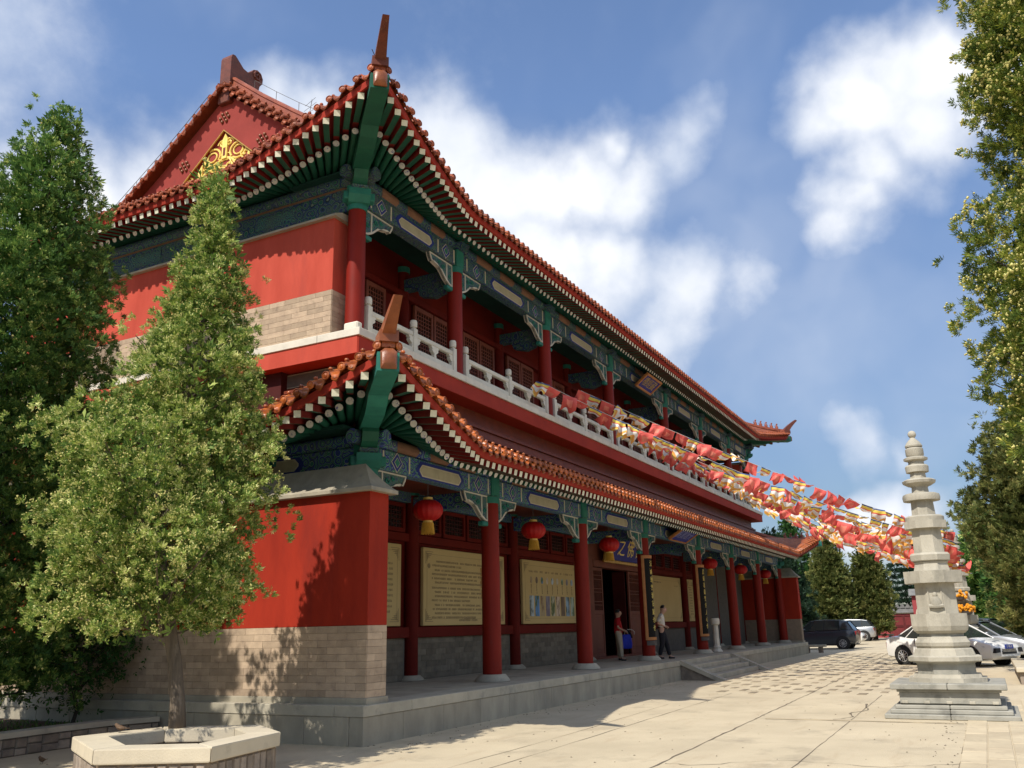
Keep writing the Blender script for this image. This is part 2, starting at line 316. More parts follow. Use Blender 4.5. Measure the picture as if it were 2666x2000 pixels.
hv = nd(t, 'ShaderNodeHueSaturation'); L(mx.outputs['Result'], hv.inputs['Color']); L(r3.outputs[0], hv.inputs['Value']); L(hv.outputs['Color'], p.inputs['Base Color'])
mat('paver_light', (0.5382, 0.4563, 0.3159), (0.4563, 0.3802, 0.2632), .92, 1.5, bump=.15, bscale=40, rndv=.08, dirt=((.27, .22, .16), 2.0, .56, .8))
mat('paver_dark', (0.297, 0.242, 0.165), (0.22, 0.1815, 0.1265), .92, 3, bump=.2, rndv=.2)
mat('crack', (.17, .14, .10), (.11, .09, .07), .95, 3)
mat('soil', (.11, .085, .06), (.07, .055, .04), .95, 4, bump=.6, bscale=25)
mat('rubble', (.33, .27, .21), (.21, .175, .145), .92, 6, bump=.4, bscale=30, rndv=.28)
ground = tag(MB().add([(-800, -800, 0), (1500, -800, 0), (1500, 800, 0), (-800, 800, 0)], [(0, 1, 2, 3)]).build('ground', 'concrete'), kind='structure')
def wob(pts, amp, sub):
    o = []
    for a, b in zip(pts, pts[1:]):
        for k in range(sub):
            t_ = k/sub; o.append((lerp(a[0], b[0], t_)+rnd.uniform(-amp, amp), lerp(a[1], b[1], t_)+rnd.uniform(-amp, amp)))
    return o+[pts[-1]]
def strip(mb, pts, w_, z=.004, jit=.3):
    L_, R2 = [], []
    for i, q in enumerate(pts):
        a = Vector(pts[max(i-1, 0)]); b = Vector(pts[min(i+1, len(pts)-1)]); d = (b-a).normalized(); n = Vector((-d.y, d.x))
        ww = w_*(1+rnd.uniform(-jit, jit)*2)/2; L_.append((q[0]+n.x*ww, q[1]+n.y*ww, z)); R2.append((q[0]-n.x*ww, q[1]-n.y*ww, z))
    mb.grid([L_, R2])
cr = MB()
strip(cr, wob([(-9, -5.86), (-2, -5.8), (6, -5.72), (18, -5.5), (34, -5.0)], .02, 26), .022)
strip(cr, wob([(-.49, -5.95), (-.49, -9.2)], .015, 14), .03)
strip(cr, wob([(-.42, -7.1), (.3, -7.35), (.9, -7.2), (1.6, -7.5), (3, -7.3)], .04, 5), .03)
strip(cr, wob([(-12, -9.24), (0, -9.28), (3, -9.3)], .01, 24), .022)
strip(cr, wob([(4.0, -1.6), (4.0, -5.7)], .006, 10), .012); strip(cr, wob([(-9, -3.4), (-4, -3.45), (2, -3.3)], .012, 12), .008)
strip(cr, wob([(-5, -9.3), (-5.6, -8.4), (-5.4, -7.2), (-6.2, -6.2), (-6.1, -5.9)], .05, 6), .012)
for x in (-13.2, -8.4, 8.6, 13.2, 21.0): strip(cr, wob([(x, -2.4 if x > 5 else 1.5), (x+.05, -9.2)], .006, 16), .012)
for y in (-3.9, -7.4): strip(cr, wob([(-15, y), (-6, y-.05), (5.4, y+.03)], .008, 30), .011)
tag(cr.build('cracks', 'crack', ground), kind='stuff')
lt_ = MB()                                     # grit and leaf litter
for k in range(700):
    x = rnd.uniform(-14, 10); y = rnd.choice((rnd.uniform(-9, -1.3), rnd.uniform(-1.9, -1.1), rnd.uniform(-9.3, -8.9))) if x > -6 else rnd.uniform(-9, 2.5); r_ = rnd.uniform(.006, .016); a = rnd.uniform(0, 6.3)
    lt_.add([(x+r_*math.cos(a+q)*w_, y+r_*math.sin(a+q)*w_, z) for q, w_, z in ((0, 1.6, .004), (1.57, .8, .005), (3.14, 1.6, .005), (4.71, .8, .004))]+[(x, y, .004+r_*.7)], [(0, 1, 4), (1, 2, 4), (2, 3, 4), (3, 0, 4)])
tag(lt_.build('litter', 'crack', ground, fix=False), kind='stuff')
# raised edge of the patched slab
kb = MB(); kb.box(-.47, -.40, -9.1, -5.95, .0, .012); kb.build('slab_edge', 'paver_light', ground)
# paving slabs right of the yard, laid in long rows
pm_ = MB().cbox(-.5, .5, -.145, .145, -.02, .006, .006).mesh('paving_slab', 'paver_light')
for r_ in range(9):
    y = -9.40-r_*.305
    for k in range(16):
        x = -11.6+k*1.02+(r_ % 2)*.4
        if -.05 < x < 2.35 and y > -10.2: continue
        link('paving_slab', pm_, ground, (x, y, .004+rnd.uniform(-.001, .003)))
# staggered dark pavers set in the yard
pd_ = MB().cbox(-.27, .27, -.10, .10, -.02, .004, .003).mesh('dark_paver', 'paver_dark')
n_ = 0
for r_ in range(14):
    y = -2.62-r_*.43
    for k in range(22):
        x = 5.9+k*1.30+(r_ % 2)*.65-(.0 if r_ < 4 else .3)
        if x > 33 or n_ >= 295 or (r_ < 2 and x < 7.4): continue
        if rnd.random() < .06: continue
        n_ += 1; link('dark_paver', pd_, ground, (x+rnd.uniform(-.05, .05), y, .004), (0, 0, rnd.uniform(-.03, .03)), (rnd.uniform(.8, 1.1), rnd.uniform(.7, 1.1), 1))

# ---------------- temple hall ----------------
hall = thing('temple_hall', (13.5, 6.5, 0), 'two-storey red temple hall with upturned glazed tile roofs and painted eaves', 'temple')
XC = 10.4+6.225/2
LX = [-4.7, 0, 5.2, 10.4, 16.625, 21.825, 27.025, 32.225]
UX = [-4.0, 0, 5.2, 10.4, 16.625, 21.825, 27.025, 31.03]
MY = 6.53                                   # the ridge line
HP = .592
# platform
core = MB().box(-6.02, 33.05, -1.05, 14.1, 0, .57).build('platform', 'stone_face', hall)
MB().box(-5.5, 32.5, -.55, 13.5, .5, .585).build('platform_floor', 'stone_floor', hall)
def run(a0, a1, n, var=.0):
    cut = [a0]+[lerp(a0, a1, (k+rnd.uniform(-var, var))/n) for k in range(1, n)]+[a1]; return list(zip(cut, cut[1:]))
for a, b in run(-6.045, 33.07, 26, .15): MB().cbox(a+.003, b-.003, -1.078, -.5, .425, HP, .008).build('cap_stone', 'stone_cap', core)
for a, b in run(-6.035, 33.06, 34, .2): MB().cbox(a+.003, b-.003, -1.066, -.8, -.02, .421, .005).build('face_slab', 'stone_face', core)
for a, b in run(-.5, 13.5, 9, .15): MB().cbox(-6.049, -5.4, a+.003, b-.003, .425, HP, .008).build('cap_stone', 'stone_cap', core)
for a, b in run(-.79, 13.5, 13, .2): MB().cbox(-6.037, -5.8, a+.003, b-.003, -.02, .421, .005).build('face_slab', 'stone_face', core)
# stairway
st = MB().box(10.5, 16.5, -1.12, -1.05, 0, .40).build('stairway', 'stone_face', hall)
for k in range(3):
    for a, b in run(10.54, 16.46, 3, .1): MB().cbox(a+.002, b-.002, -1.42-.33*k, -1.07, .444-.148*(k+1)-.0, .444-.148*k, .012).build('step', 'stone_cap', st)
for x0 in (10.17, 16.47):
    MB().prism([(-1.08, .60), (-2.42, .02), (-2.42, -.02), (-2.22, -.02), (-1.08, .46)], 'x', x0, x0+.36).build('cheek_stone', 'stone_cap', st)
    MB().prism([(-1.08, .455), (-2.2, -.02), (-1.08, -.02)], 'x', x0+.04, x0+.32).build('cheek_infill', 'rubble', st)

# lower gable walls
def brick_face(parent, axis, c, a0, a1, z0, z1, h, ln, m_, thick=.02, skip=None, rng=rnd):
    """courses of single bricks, proud of the mortar; axis 'x': wall plane x=c, running in y; 'y': plane y=c, running in x"""
    n = round((z1-z0)/h); h = (z1-z0)/n; cache = {}
    for k in range(n):
        a = a0-(ln*.5 if k % 2 else 0)
        while a < a1-.03:
            s0, s1 = max(a, a0), min(a+ln, a1); a += ln
            if s1-s0 < .05: continue
            key = round(s1-s0, 2)
            if key not in cache:
                q = key/2-.0016; hh = h/2-.0016
                mb = MB().cbox(-thick/2, thick/2, -q, q, -hh, hh, .0018) if axis == 'x' else MB().cbox(-q, q, -thick/2, thick/2, -hh, hh, .0018)
                cache[key] = mb.mesh('brick', m_)
            mid = (s0+s1)/2; z = z0+h*(k+.5); j = rng.uniform(-.0015, .0015)
            link('brick', cache[key], parent, (c+j, mid, z) if axis == 'x' else (mid, c+j, z))
def gable_low(x0, x1, outer, bricks):
    gw = MB().box(min(x0, x1)+.012, max(x0, x1)-.012, -.938, 14, .58, 1.80).build('gable_wall', 'mortar', hall)
    MB().cbox(min(x0, x1), max(x0, x1), -.95, 14, 1.80, 3.98, .006).build('plaster', 'red_plaster_low', gw)
    MB().cbox(min(x0, x1)-.03, max(x0, x1)+.03, -.98, 14, .58, .69, .008).build('footing', 'stone_face', gw)
    if bricks:
        brick_face(gw, 'x', outer, -.945, 8.4, .69, 1.80, .111, .40, 'brick_warm')
        brick_face(gw, 'y', -.944, min(x0, x1)+.005, max(x0, x1)-.005, .69, 1.80, .111, .40, 'brick_warm')
        brick_face(gw, 'x', max(x0, x1), -.945, -.3, .69, 1.80, .111, .40, 'brick_warm')
    # stone coping: flat lip, then a hipped top
    a, b = min(x0, x1), max(x0, x1); cp = MB(); y0 = -1.07
    cp.cbox(a-.12, b+.12, y0, 14, 3.975, 4.045, .008)
    rx = (a+b)/2
    lo = [(a-.11, y0+.01), (b+.11, y0+.01), (b+.11, 14), (a-.11, 14)]
    rows = []
    for k, tt in enumerate((0, .2, .45, .7, 1)):
        zz = 4.04+.47*(tt**1.25); ins = tt*.42
        rows.append([(lerp(a-.11, rx, tt), y0+.01+ins, zz), (lerp(b+.11, rx, tt), y0+.01+ins, zz), (lerp(b+.11, rx, tt), 14, zz), (lerp(a-.11, rx, tt), 14, zz), (lerp(a-.11, rx, tt), y0+.01+ins, zz)])
    cp.grid(rows); cp.build('coping', 'stone_coping', gw, smooth=True)
gable_low(-5.82, -5.29, -5.82, True); gable_low(32.31, 32.84, 32.84, False)

# columns
def column(x, y, z0, z1, r, base, parent=hall, name='column', m_='red_column'):
    c = MB().lathe([(r, z0), (r, z0+.3), (r*.97, lerp(z0, z1, .6)), (r*.93, z1)], 28, (x, y, 0)).build(name, m_, parent, smooth=True)
    if base: MB().lathe([(r*1.85, base), (r*1.83, base+.03), (r*1.45, z0-.02), (r*1.34, z0+.002)], 28, (x, y, 0)).build('column_base', 'stone_cap', c, smooth=True)
    MB().lathe([(r*1.06, z1-.16), (r*1.06, z1-.01)], 24, (x, y, 0)).build('painted_collar', 'teal_paint', c, smooth=True)
    return c
for i, x in enumerate(LX): column(x, 0, .733, 4.63, .212, HP)
for i, x in enumerate(UX): column(x, .916, 7.60, 10.54, .20, None)

# painted lintels, one run per bay, with framed cartouches
def plate(x0, x1, z0, z1, y, th, cut):
    """long octagon lying on the plane y"""
    c = cut; return [(x0+c, z0), (x1-c, z0), (x1, z0+c), (x1, z1-c), (x1-c, z1), (x0+c, z1), (x0, z1-c), (x0, z0+c)]
def lintels(xs, y, z0, h1, zp, rp, pm1, th=.15):
    for a, b in zip(xs, xs[1:]):
        W = b-a; bm = MB().cbox(a+.2, b-.2, y-th, y+th, z0, z0+h1, .02).build('lintel', pm1, hall)
        f = y-th
        mid = (a+b)/2; cw = W*.17
        for dx, hw, mm in ((0, cw, 'tan_panel'),):
            pl_ = MB().prism(plate(mid+dx-hw, mid+dx+hw, z0+.10*h1, z0+.72*h1, f, 0, .1), 'y', f-.012, f+.01).build('cartouche_frame', 'cream_line', bm)
            MB().prism(plate(mid+dx-hw+.025, mid+dx+hw-.025, z0+.10*h1+.025, z0+.72*h1-.025, f, 0, .09), 'y', f-.018, f+.01).build('cartouche', mm, pl_)
            pr2 = MB().prism(plate(mid-hw-.12, mid+hw+.12, z0+.02*h1, z0+.88*h1, f, 0, .16), 'y', f-.006, f+.01).build('cartouche_border', 'blue_border', bm)
        for dx in (-.335, .335):
            q = mid+dx*W; zc_ = z0+.48*h1
            for k, (s_, mm) in enumerate(((.19, 'cream_line'), (.17, 'blue_border'), (.10, 'cream_line'), (.085, 'teal_paint'))):
                MB().prism([(q-s_, zc_), (q, zc_-s_*1.05), (q+s_, zc_), (q, zc_+s_*1.05)], 'y', f-.004-.003*k, f+.01).build('lozenge', mm, bm)
        for dx in (-.43, .43, -.245, .245):
            q = mid+dx*W; MB().box(q-.022, q+.022, f-.005, f+.01, z0+.03, z0+h1-.03).build('painted_band', 'cream_line', bm)
        # board and round purlin above
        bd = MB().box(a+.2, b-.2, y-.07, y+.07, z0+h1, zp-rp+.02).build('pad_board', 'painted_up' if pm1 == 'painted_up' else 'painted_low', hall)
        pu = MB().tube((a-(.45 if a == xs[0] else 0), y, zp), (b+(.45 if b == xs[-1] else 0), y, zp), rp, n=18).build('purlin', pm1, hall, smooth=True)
        for dx in (-.25, 0, .25):
            q = mid+dx*W; hw = W*.085; zc_ = zp
            vs = []
            for sgn in (1.002, ):
                rows = [[(q-hw*(1-.25*abs(math.sin(t_))), y-(rp+.008)*math.cos(t_), zc_+(rp+.008)*math.sin(t_)), (q+hw*(1-.25*abs(math.sin(t_))), y-(rp+.008)*math.cos(t_), zc_+(rp+.008)*math.sin(t_))] for t_ in [R_(v_) for v_ in range(-50, 51, 20)]]
            MB().grid(rows).build('purlin_panel', 'rust_panel', pu)
    for x in xs:
        MB().cbox(x-.17, x+.17, y-th-.04, y+th+.04, z0-.005, z0+h1+.06, .03).build('column_head', 'teal_paint', hall)
        MB().prism([(x-.12, z0+h1+.06), (x+.12, z0+h1+.06), (x+.2, z0+h1+.2), (x+.2, zp), (x-.2, zp), (x-.2, z0+h1+.2)], 'y', y-.34, y+.3).build('beam_end', 'painted_low' if pm1 == 'painted_low' else 'painted_up', hall)
mat('blue_border', (.022, .040, .25), (.018, .032, .19), .6, 4)
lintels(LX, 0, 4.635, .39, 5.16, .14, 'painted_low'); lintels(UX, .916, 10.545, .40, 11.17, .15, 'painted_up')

# carved brackets beside each column head: white frame, relief ground
def bracket(x, y, ztop, sgn, L_=1.05, H=.66, small=False):
    def O(u, v): return (x+sgn*u, ztop-v)
    outer = [(0, 0), (L_, 0), (L_*.97, .10), (L_*.90, .21), (L_*.80, .17), (L_*.66, .20), (L_*.48, .31), (L_*.30, .47), (L_*.12, H*.86), (.0, H*.88)]
    fr = MB()
    P_ = [O(*q) for q in outer]; n = len(P_); cx = sum(q[0] for q in P_)/n; cz = sum(q[1] for q in P_)/n
    inn = []
    for i, q in enumerate(P_):
        a = Vector(P_[i-1]); b = Vector(q); c = Vector(P_[(i+1) % n]); d1 = (b-a).normalized(); d2 = (c-b).normalized()
        n1_ = Vector((-d1.y, d1.x)); n2_ = Vector((-d2.y, d2.x)); nn = (n1_+n2_).normalized()
        if nn.dot(Vector((cx, cz))-b) < 0: nn = -nn
        inn.append(tuple(b+nn*.042))
    y0, y1 = y-.055, y+.055
    vs = [(q[0], y0, q[1]) for q in P_]+[(q[0], y0, q[1]) for q in inn]+[(q[0], y1, q[1]) for q in P_]+[(q[0], y1, q[1]) for q in inn]
    fs = []
    for i in range(n):
        j = (i+1) % n; fs += [(i, j, n+j, n+i), (2*n+i, 3*n+i, 3*n+j, 2*n+j), (i, 2*n+i, 2*n+j, j), (n+i, n+j, 3*n+j, 3*n+i)]
    fr.add(vs, fs); fr.box(*sorted((x+sgn*.24, x+sgn*.275)), y0+.004, y1-.004, ztop-.50, ztop-.03)
    o = fr.build('bracket', 'white_frame', hall)
    MB().prism(P_, 'y', y-.032, y+.032).build('carved_panel', 'painted_relief', o)
    for k in range(3):   # scrolls in relief
        u, v, r_ = ((.42, .16, .075), (.60, .10, .06), (.12, .32, .07))[k]
        pts = [(x+sgn*(u+r_*(1-t_/9)*math.cos(t_*.9)), y0+.006, ztop-v-r_*(1-t_/9)*math.sin(t_*.9)) for t_ in range(9)]
        MB().path(pts, .016, 5).build('scroll', 'teal_paint', o)
    MB().cbox(*sorted((x+sgn*.0, x+sgn*.26)), y-.07, y+.07, ztop-H-.03, ztop-H+.075, .02).build('bracket_foot', 'teal_paint', o)
mat('car_dark', (.02, .03, .03), None, .8, 4)
mat('white_frame', (.60, .57, .50), (.50, .475, .42), .65, 5, dirt=((.35, .34, .31), 8, .6, .8))
for xs, y, zt in ((LX, 0, 4.632), (UX, .916, 10.542)):
    for i, x in enumerate(xs):
        if i > 0: bracket(x-.19, y, zt, -1)
        if i < len(xs)-1: bracket(x+.19, y, zt, 1)

# ---- porch behind the lower columns ----
IX = LX; IY = 2.2
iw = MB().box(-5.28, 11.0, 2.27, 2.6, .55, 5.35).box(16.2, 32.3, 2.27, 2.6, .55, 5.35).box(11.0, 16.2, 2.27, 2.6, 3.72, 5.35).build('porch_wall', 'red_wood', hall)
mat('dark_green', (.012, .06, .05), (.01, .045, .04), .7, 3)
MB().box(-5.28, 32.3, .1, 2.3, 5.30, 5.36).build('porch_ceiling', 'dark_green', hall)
for x in IX: column(x, 2.16, .70, 5.0, .17, HP, name='porch_column', m_='red_wood')
for x in LX: MB().cbox(x-.13, x+.13, .2, 2.05, 4.42, 4.80, .02).build('tie_beam', 'painted_low', hall)
nb = 0
for i, (a, b) in enumerate(zip(IX, IX[1:])):
    if i == 3: continue
    a2, b2 = a+.2, b-.2
    dd = MB().box(a2, b2, 2.20, 2.30, .57, 1.53).build('dado', 'mortar_grey', hall)
    if i < 3: brick_face(dd, 'y', 2.195, a2+.06, b2-.06, .592, 1.53, .134, .44, 'brick_grey')
    if i < 6:
        MB().cbox(a2-.06, b2+.06, 2.10, 2.29, 1.533, 1.775, .012).build('sill_rail', 'red_wood', hall)
        MB().cbox(a2-.06, b2+.06, 2.12, 2.29, 3.74, 3.93, .012).build('head_rail', 'red_wood', hall)
    MB().cbox(a2-.06, b2+.06, 2.08, 2.29, 4.66, 5.10, .012).build('wall_beam', 'painted_low', hall)
    nw = 4
    for k in range(nw):
        x0 = lerp(a2, b2, k/nw)+.05; x1 = lerp(a2, b2, (k+1)/nw)-.05
        fr = MB(); 
        for q in ((x0, x0+.09, 3.95, 4.64), (x1-.09, x1, 3.95, 4.64), (x0+.09, x1-.09, 3.95, 4.05), (x0+.09, x1-.09, 4.55, 4.64)): fr.box(q[0], q[1], 2.17, 2.26, q[2], q[3])
        o = fr.build('transom_window', 'red_wood', hall)
        MB().box(x0+.08, x1-.08, 2.235, 2.255, 4.04, 4.56).build('pane', 'pane_dark', o)
        lt = MB(); xx0, xx1 = x0+.09, x1-.09
        for j in range(1, 5): lt.box(xx0, xx1, 2.20, 2.225, 4.05+.1*j-.008, 4.05+.1*j+.008)
        for j in range(1, 7): xq = lerp(xx0, xx1, j/7); lt.box(xq-.007, xq+.007, 2.205, 2.222, 4.05, 4.55)
        lt.build('lattice', 'dark_red_wood', o)
# grey recess at the far end of the porch
MB().box(24.6, 32.28, 2.02, 2.27, .57, 5.2).build('recess_wall', 'mortar_grey', hall)
# doorway in the middle bay
fr = MB(); fr.cbox(10.62, 11.06, 2.08, 2.4, .57, 4.1, .01); fr.cbox(16.14, 16.40, 2.08, 2.4, .57, 4.1, .01); fr.cbox(11.06, 16.14, 2.06, 2.4, 3.70, 3.95, .01); fr.cbox(11.06, 16.14, 2.09, 2.4, .57, .66, .01)
fr.cbox(10.6, 16.42, 2.1, 2.36, 3.95, 5.1, .01)
dw = fr.build('doorway', 'door_wood', hall)
MB().box(10.8, 16.4, 2.4, 2.44, .5, .60).build('threshold', 'dark_void', hall)
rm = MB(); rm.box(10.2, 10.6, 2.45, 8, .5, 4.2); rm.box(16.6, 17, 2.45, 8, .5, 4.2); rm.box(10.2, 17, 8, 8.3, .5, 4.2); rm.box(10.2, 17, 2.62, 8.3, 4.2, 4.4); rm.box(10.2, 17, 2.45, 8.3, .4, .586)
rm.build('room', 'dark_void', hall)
def door_leaf(name, x0, x1, y, parent, hinge=None, ang=0.):
    """framed leaf: lattice above, raised panel below; built round the hinge, then swung"""
    W = x1-x0; fr = MB()
    for q in ((0, .09, 0, 3.02), (W-.09, W, 0, 3.02), (.09, W-.09, 0, .12), (.09, W-.09, 1.42, 1.56), (.09, W-.09, 2.92, 3.02)): fr.cbox(q[0], q[1], -.035, .035, q[2], q[3], .006)
    o = fr.build(name, 'door_wood', parent, loc=None)
    MB().box(.09, W-.09, -.012, .012, .12, 1.42).cbox(.17, W-.17, -.024, .024, .24, 1.30, .008).build('door_panel', 'door_wood', o)
    lt = MB(); nn = max(4, int(W/.1))
    for j in range(1, nn): xq = lerp(.09, W-.09, j/nn); lt.box(xq-.008, xq+.008, -.012, .012, 1.56, 2.92)
    for zq in (1.74, 1.86, 2.18, 2.30, 2.62, 2.76): lt.box(.09, W-.09, -.02, .02, zq-.012, zq+.012)
    lt.build('lattice', 'door_wood', o); MB().box(.09, W-.09, .016, .02, 1.56, 2.92).build('pane', 'pane_dark', o)
    # place: move whole leaf
    q = Matrix.Translation((x0, y, .66)) @ Matrix.Rotation(ang, 4, 'Z')
    for ob in [o]+list(o.children):
        ob.data.transform(q)
    return o
for a, b in ((11.08, 12.1), (14.72, 16.12)): door_leaf('door_leaf', a, b, 2.2, dw)
MB().cbox(14.64, 14.70, 2.3, 2.8, .66, 3.68, .006).build('open_leaf', 'dark_red_wood', dw)

# ---- between the roofs: skirting ridge, fascia, floor edge ----
def ring(name, x0, y0, z0, z1, m_, inset=0., parent=hall):
    x1, y1 = 2*XC-x0, 2*MY-y0
    return MB().cbox(x0+inset, x1-inset, y0+inset, y1-inset, z0, z1, .008).build(name, m_, parent)
ring('skirt_wall', -4.05, .90, 4.9, 7.0, 'ridge_dark'); 
for z0, z1, ins in ((6.02, 6.14, -.16), (6.16, 6.25, -.08), (6.25, 6.40, -.14), (6.42, 6.50, -.05), (6.50, 6.58, -.1), (6.60, 6.66, .0)): ring('ridge_moulding', -4.12, .82, z0, z1, 'ridge_dark', ins)
ring('fascia', -4.54, .375, 6.985, 7.346, 'red_fascia'); MB().box(-4.552, -4.54, .40, 12.6, 6.99, 7.34).build('gable_fascia', 'red_plaster_up', hall)
for a, b in run(-4.58, 31.6, 18, .1): MB().cbox(a+.002, b-.002, .334, 1.4, 7.344, 7.508, .01).build('floor_edge', 'stone_white', hall)
for a, b in run(1.402, 12.7, 5, .1): MB().cbox(-4.58, -3.5, a+.002, b-.002, 7.344, 7.508, .01).build('floor_edge', 'stone_white', hall)
MB().box(-4.4, 31.4, .6, 12.4, 7.2, 7.56).build('balcony_floor', 'stone_floor', hall)
vp = MB().cbox(-4.12, -4.04, 1.32, 2.72, 6.64, 6.95, .01).build('vent_panel', 'stone_coping', hall); MB().box(-4.126, -4.1, 1.37, 2.67, 6.675, 6.915).build('vent_plate', 'mortar_grey', vp)
# core of the building, closed to the light
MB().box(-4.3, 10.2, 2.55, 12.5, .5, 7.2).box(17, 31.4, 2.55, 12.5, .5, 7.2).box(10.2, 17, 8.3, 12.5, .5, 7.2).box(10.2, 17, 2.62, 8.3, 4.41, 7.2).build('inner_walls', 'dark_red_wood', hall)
MB().box(-3.72, 30.74, 2.55, 11.9, 7.3, 11.6).build('upper_walls', 'red_wood', hall)

# upper gable wall: brick base, red plaster, stone ledge
def gable_up(x0, x1, outer, bricks):
    a, b = min(x0, x1), max(x0, x1)
    gw = MB().box(a+.012, b-.012, 1.212, 11.85, 7.45, 8.53).build('gable_wall', 'mortar', hall)
    MB().cbox(a, b, 1.2, 11.86, 8.53, 10.16, .006).build('plaster', 'red_plaster_up', gw)
    if bricks:
        brick_face(gw, 'x', outer, 1.205, 7.6, 7.51, 8.53, .113, .42, 'brick_warm')
        brick_face(gw, 'y', 1.206, a+.005, b-.005, 7.51, 8.53, .113, .42, 'brick_warm')
    MB().prism([(a-.10, 10.15), (b+.05, 10.15), (b+.05, 10.2), (b-.1, 10.34), (a+.12, 10.30), (a-.10, 10.2)], 'y', 1.1, 11.95).build('ledge', 'stone_coping', gw)
gable_up(-4.4, -3.7, -4.4, True); gable_up(30.72, 31.42, 31.42, False)
# painted side beams under the gable eaves
for x in (-4.0, 31.03):
    MB().cbox(x-.14, x+.14, 1.05, 12.0, 10.40, 10.94, .02).build('side_lintel', 'painted_up', hall)
    MB().tube((x, .42, 11.17), (x, 12.4, 11.17), .15, n=18).build('side_purlin', 'painted_up', hall, smooth=True)
    MB().box(x-.06, x+.06, 1.0, 12.0, 10.94, 11.05).build('side_board', 'rust_panel', hall)
    for yq in (3.1, 5.2, 7.3): MB().cbox(x-.16, x+.16, yq-.55, yq+.55, 10.52, 10.82, .02).build('side_cartouche', 'painted_relief', hall)
for x in (-4.7, 31.72):
    MB().cbox(x-.14, x+.14, .2, 13, 4.635, 5.02, .02).build('side_lintel', 'painted_low', hall); MB().tube((x, -.46, 5.16), (x, 13.2, 5.16), .14, n=18).build('side_purlin', 'painted_low', hall, smooth=True)
    MB().box(x-.05, x+.05, .2, 13, 5.02, 5.06).build('side_board', 'rust_panel', hall)
    f = x-.14
    for yq in (2.2, 4.9):
        for k, (hw, hh, mm) in enumerate(((.82, .15, 'blue_border'), (.70, .12, 'cream_line'), (.67, .095, 'tan_panel'))): MB().prism([(yq-hw+.1, 4.82-hh), (yq+hw-.1, 4.82-hh), (yq+hw, 4.82-hh*.2), (yq+hw, 4.82+hh*.2), (yq+hw-.1, 4.82+hh), (yq-hw+.1, 4.82+hh), (yq-hw, 4.82+hh*.2), (yq-hw, 4.82-hh*.2)], 'x', f-.005-.004*k, f+.01).build('side_cartouche', mm, hall)

# upper gallery: lattice doors in pairs
def lattice_door(x0, x1, y, z0, z1):
    fr = MB()
    for q in ((x0, x0+.1, z0, z1), (x1-.1, x1, z0, z1), (x0+.1, x1-.1, z0, z0+.14), (x0+.1, x1-.1, z1-.12, z1), (x0+.1, x1-.1, z0+.72, z0+.86)): fr.cbox(q[0], q[1], y-.04, y+.04, q[2], q[3], .006)
    o = fr.build('lattice_door', 'lattice_wood', hall); MB().box(x0+.1, x1-.1, y+.0, y+.03, z0+.14, z0+.72).build('door_panel', 'lattice_wood', o)
    lt = MB(); a, b = x0+.1, x1-.1; n = 6
    for j in range(1, n): xq = lerp(a, b, j/n); lt.box(xq-.012, xq+.012, y-.018, y+.01, z0+.86, z1-.12)
    m2 = 13
    for j in range(1, m2): zq = lerp(z0+.86, z1-.12, j/m2); lt.box(a, b, y-.014, y+.008, zq-.011, zq+.011)
    lt.build('lattice', 'lattice_wood', o); MB().box(a, b, y+.02, y+.035, z0+.86, z1-.12).build('pane', 'pane_dark', o)
for i, (a, b) in enumerate(zip(UX, UX[1:])):
    ww = .86; gap = .05; mid = (a+b)/2
    grp = [(-1.95, -1.05), (-1.0, -.10), (.10, 1.0), (1.05, 1.95)] if b-a > 4.5 else [(-1.72, -.92), (-.87, -.07), (.35, 1.15)]
    if b-a > 4.5: grp = [(-2.15, -1.25), (-1.20, -.30), (.35, 1.25), (1.30, 2.2)]
    for q in grp: lattice_door(mid+q[0], mid+q[1], 2.46, 7.62, 10.0)
    MB().cbox(a+.0, b-.0, 2.36, 2.56, 10.02, 10.18, .01).build('head_rail', 'red_wood', hall)
for x in UX: column(x if x > -3 else -3.5, 2.5, 7.56, 10.9, .17, None, name='gallery_column', m_='red_wood')
for x in UX[1:-1]:
    MB().cbox(x-.12, x+.12, 1.1, 2.4, 10.2, 10.52, .02).build('tie_beam', 'painted_up', hall)
    MB().prism([(1.15, 10.2), (2.0, 10.2), (1.9, 9.96), (1.5, 9.86), (1.2, 9.95)], 'x', x-.1, x+.1).build('tie_bracket', 'painted_up', hall)
MB().box(-4.3, 31.3, 1.0, 2.6, 11.25, 11.3).build('gallery_ceiling', 'dark_green', hall)

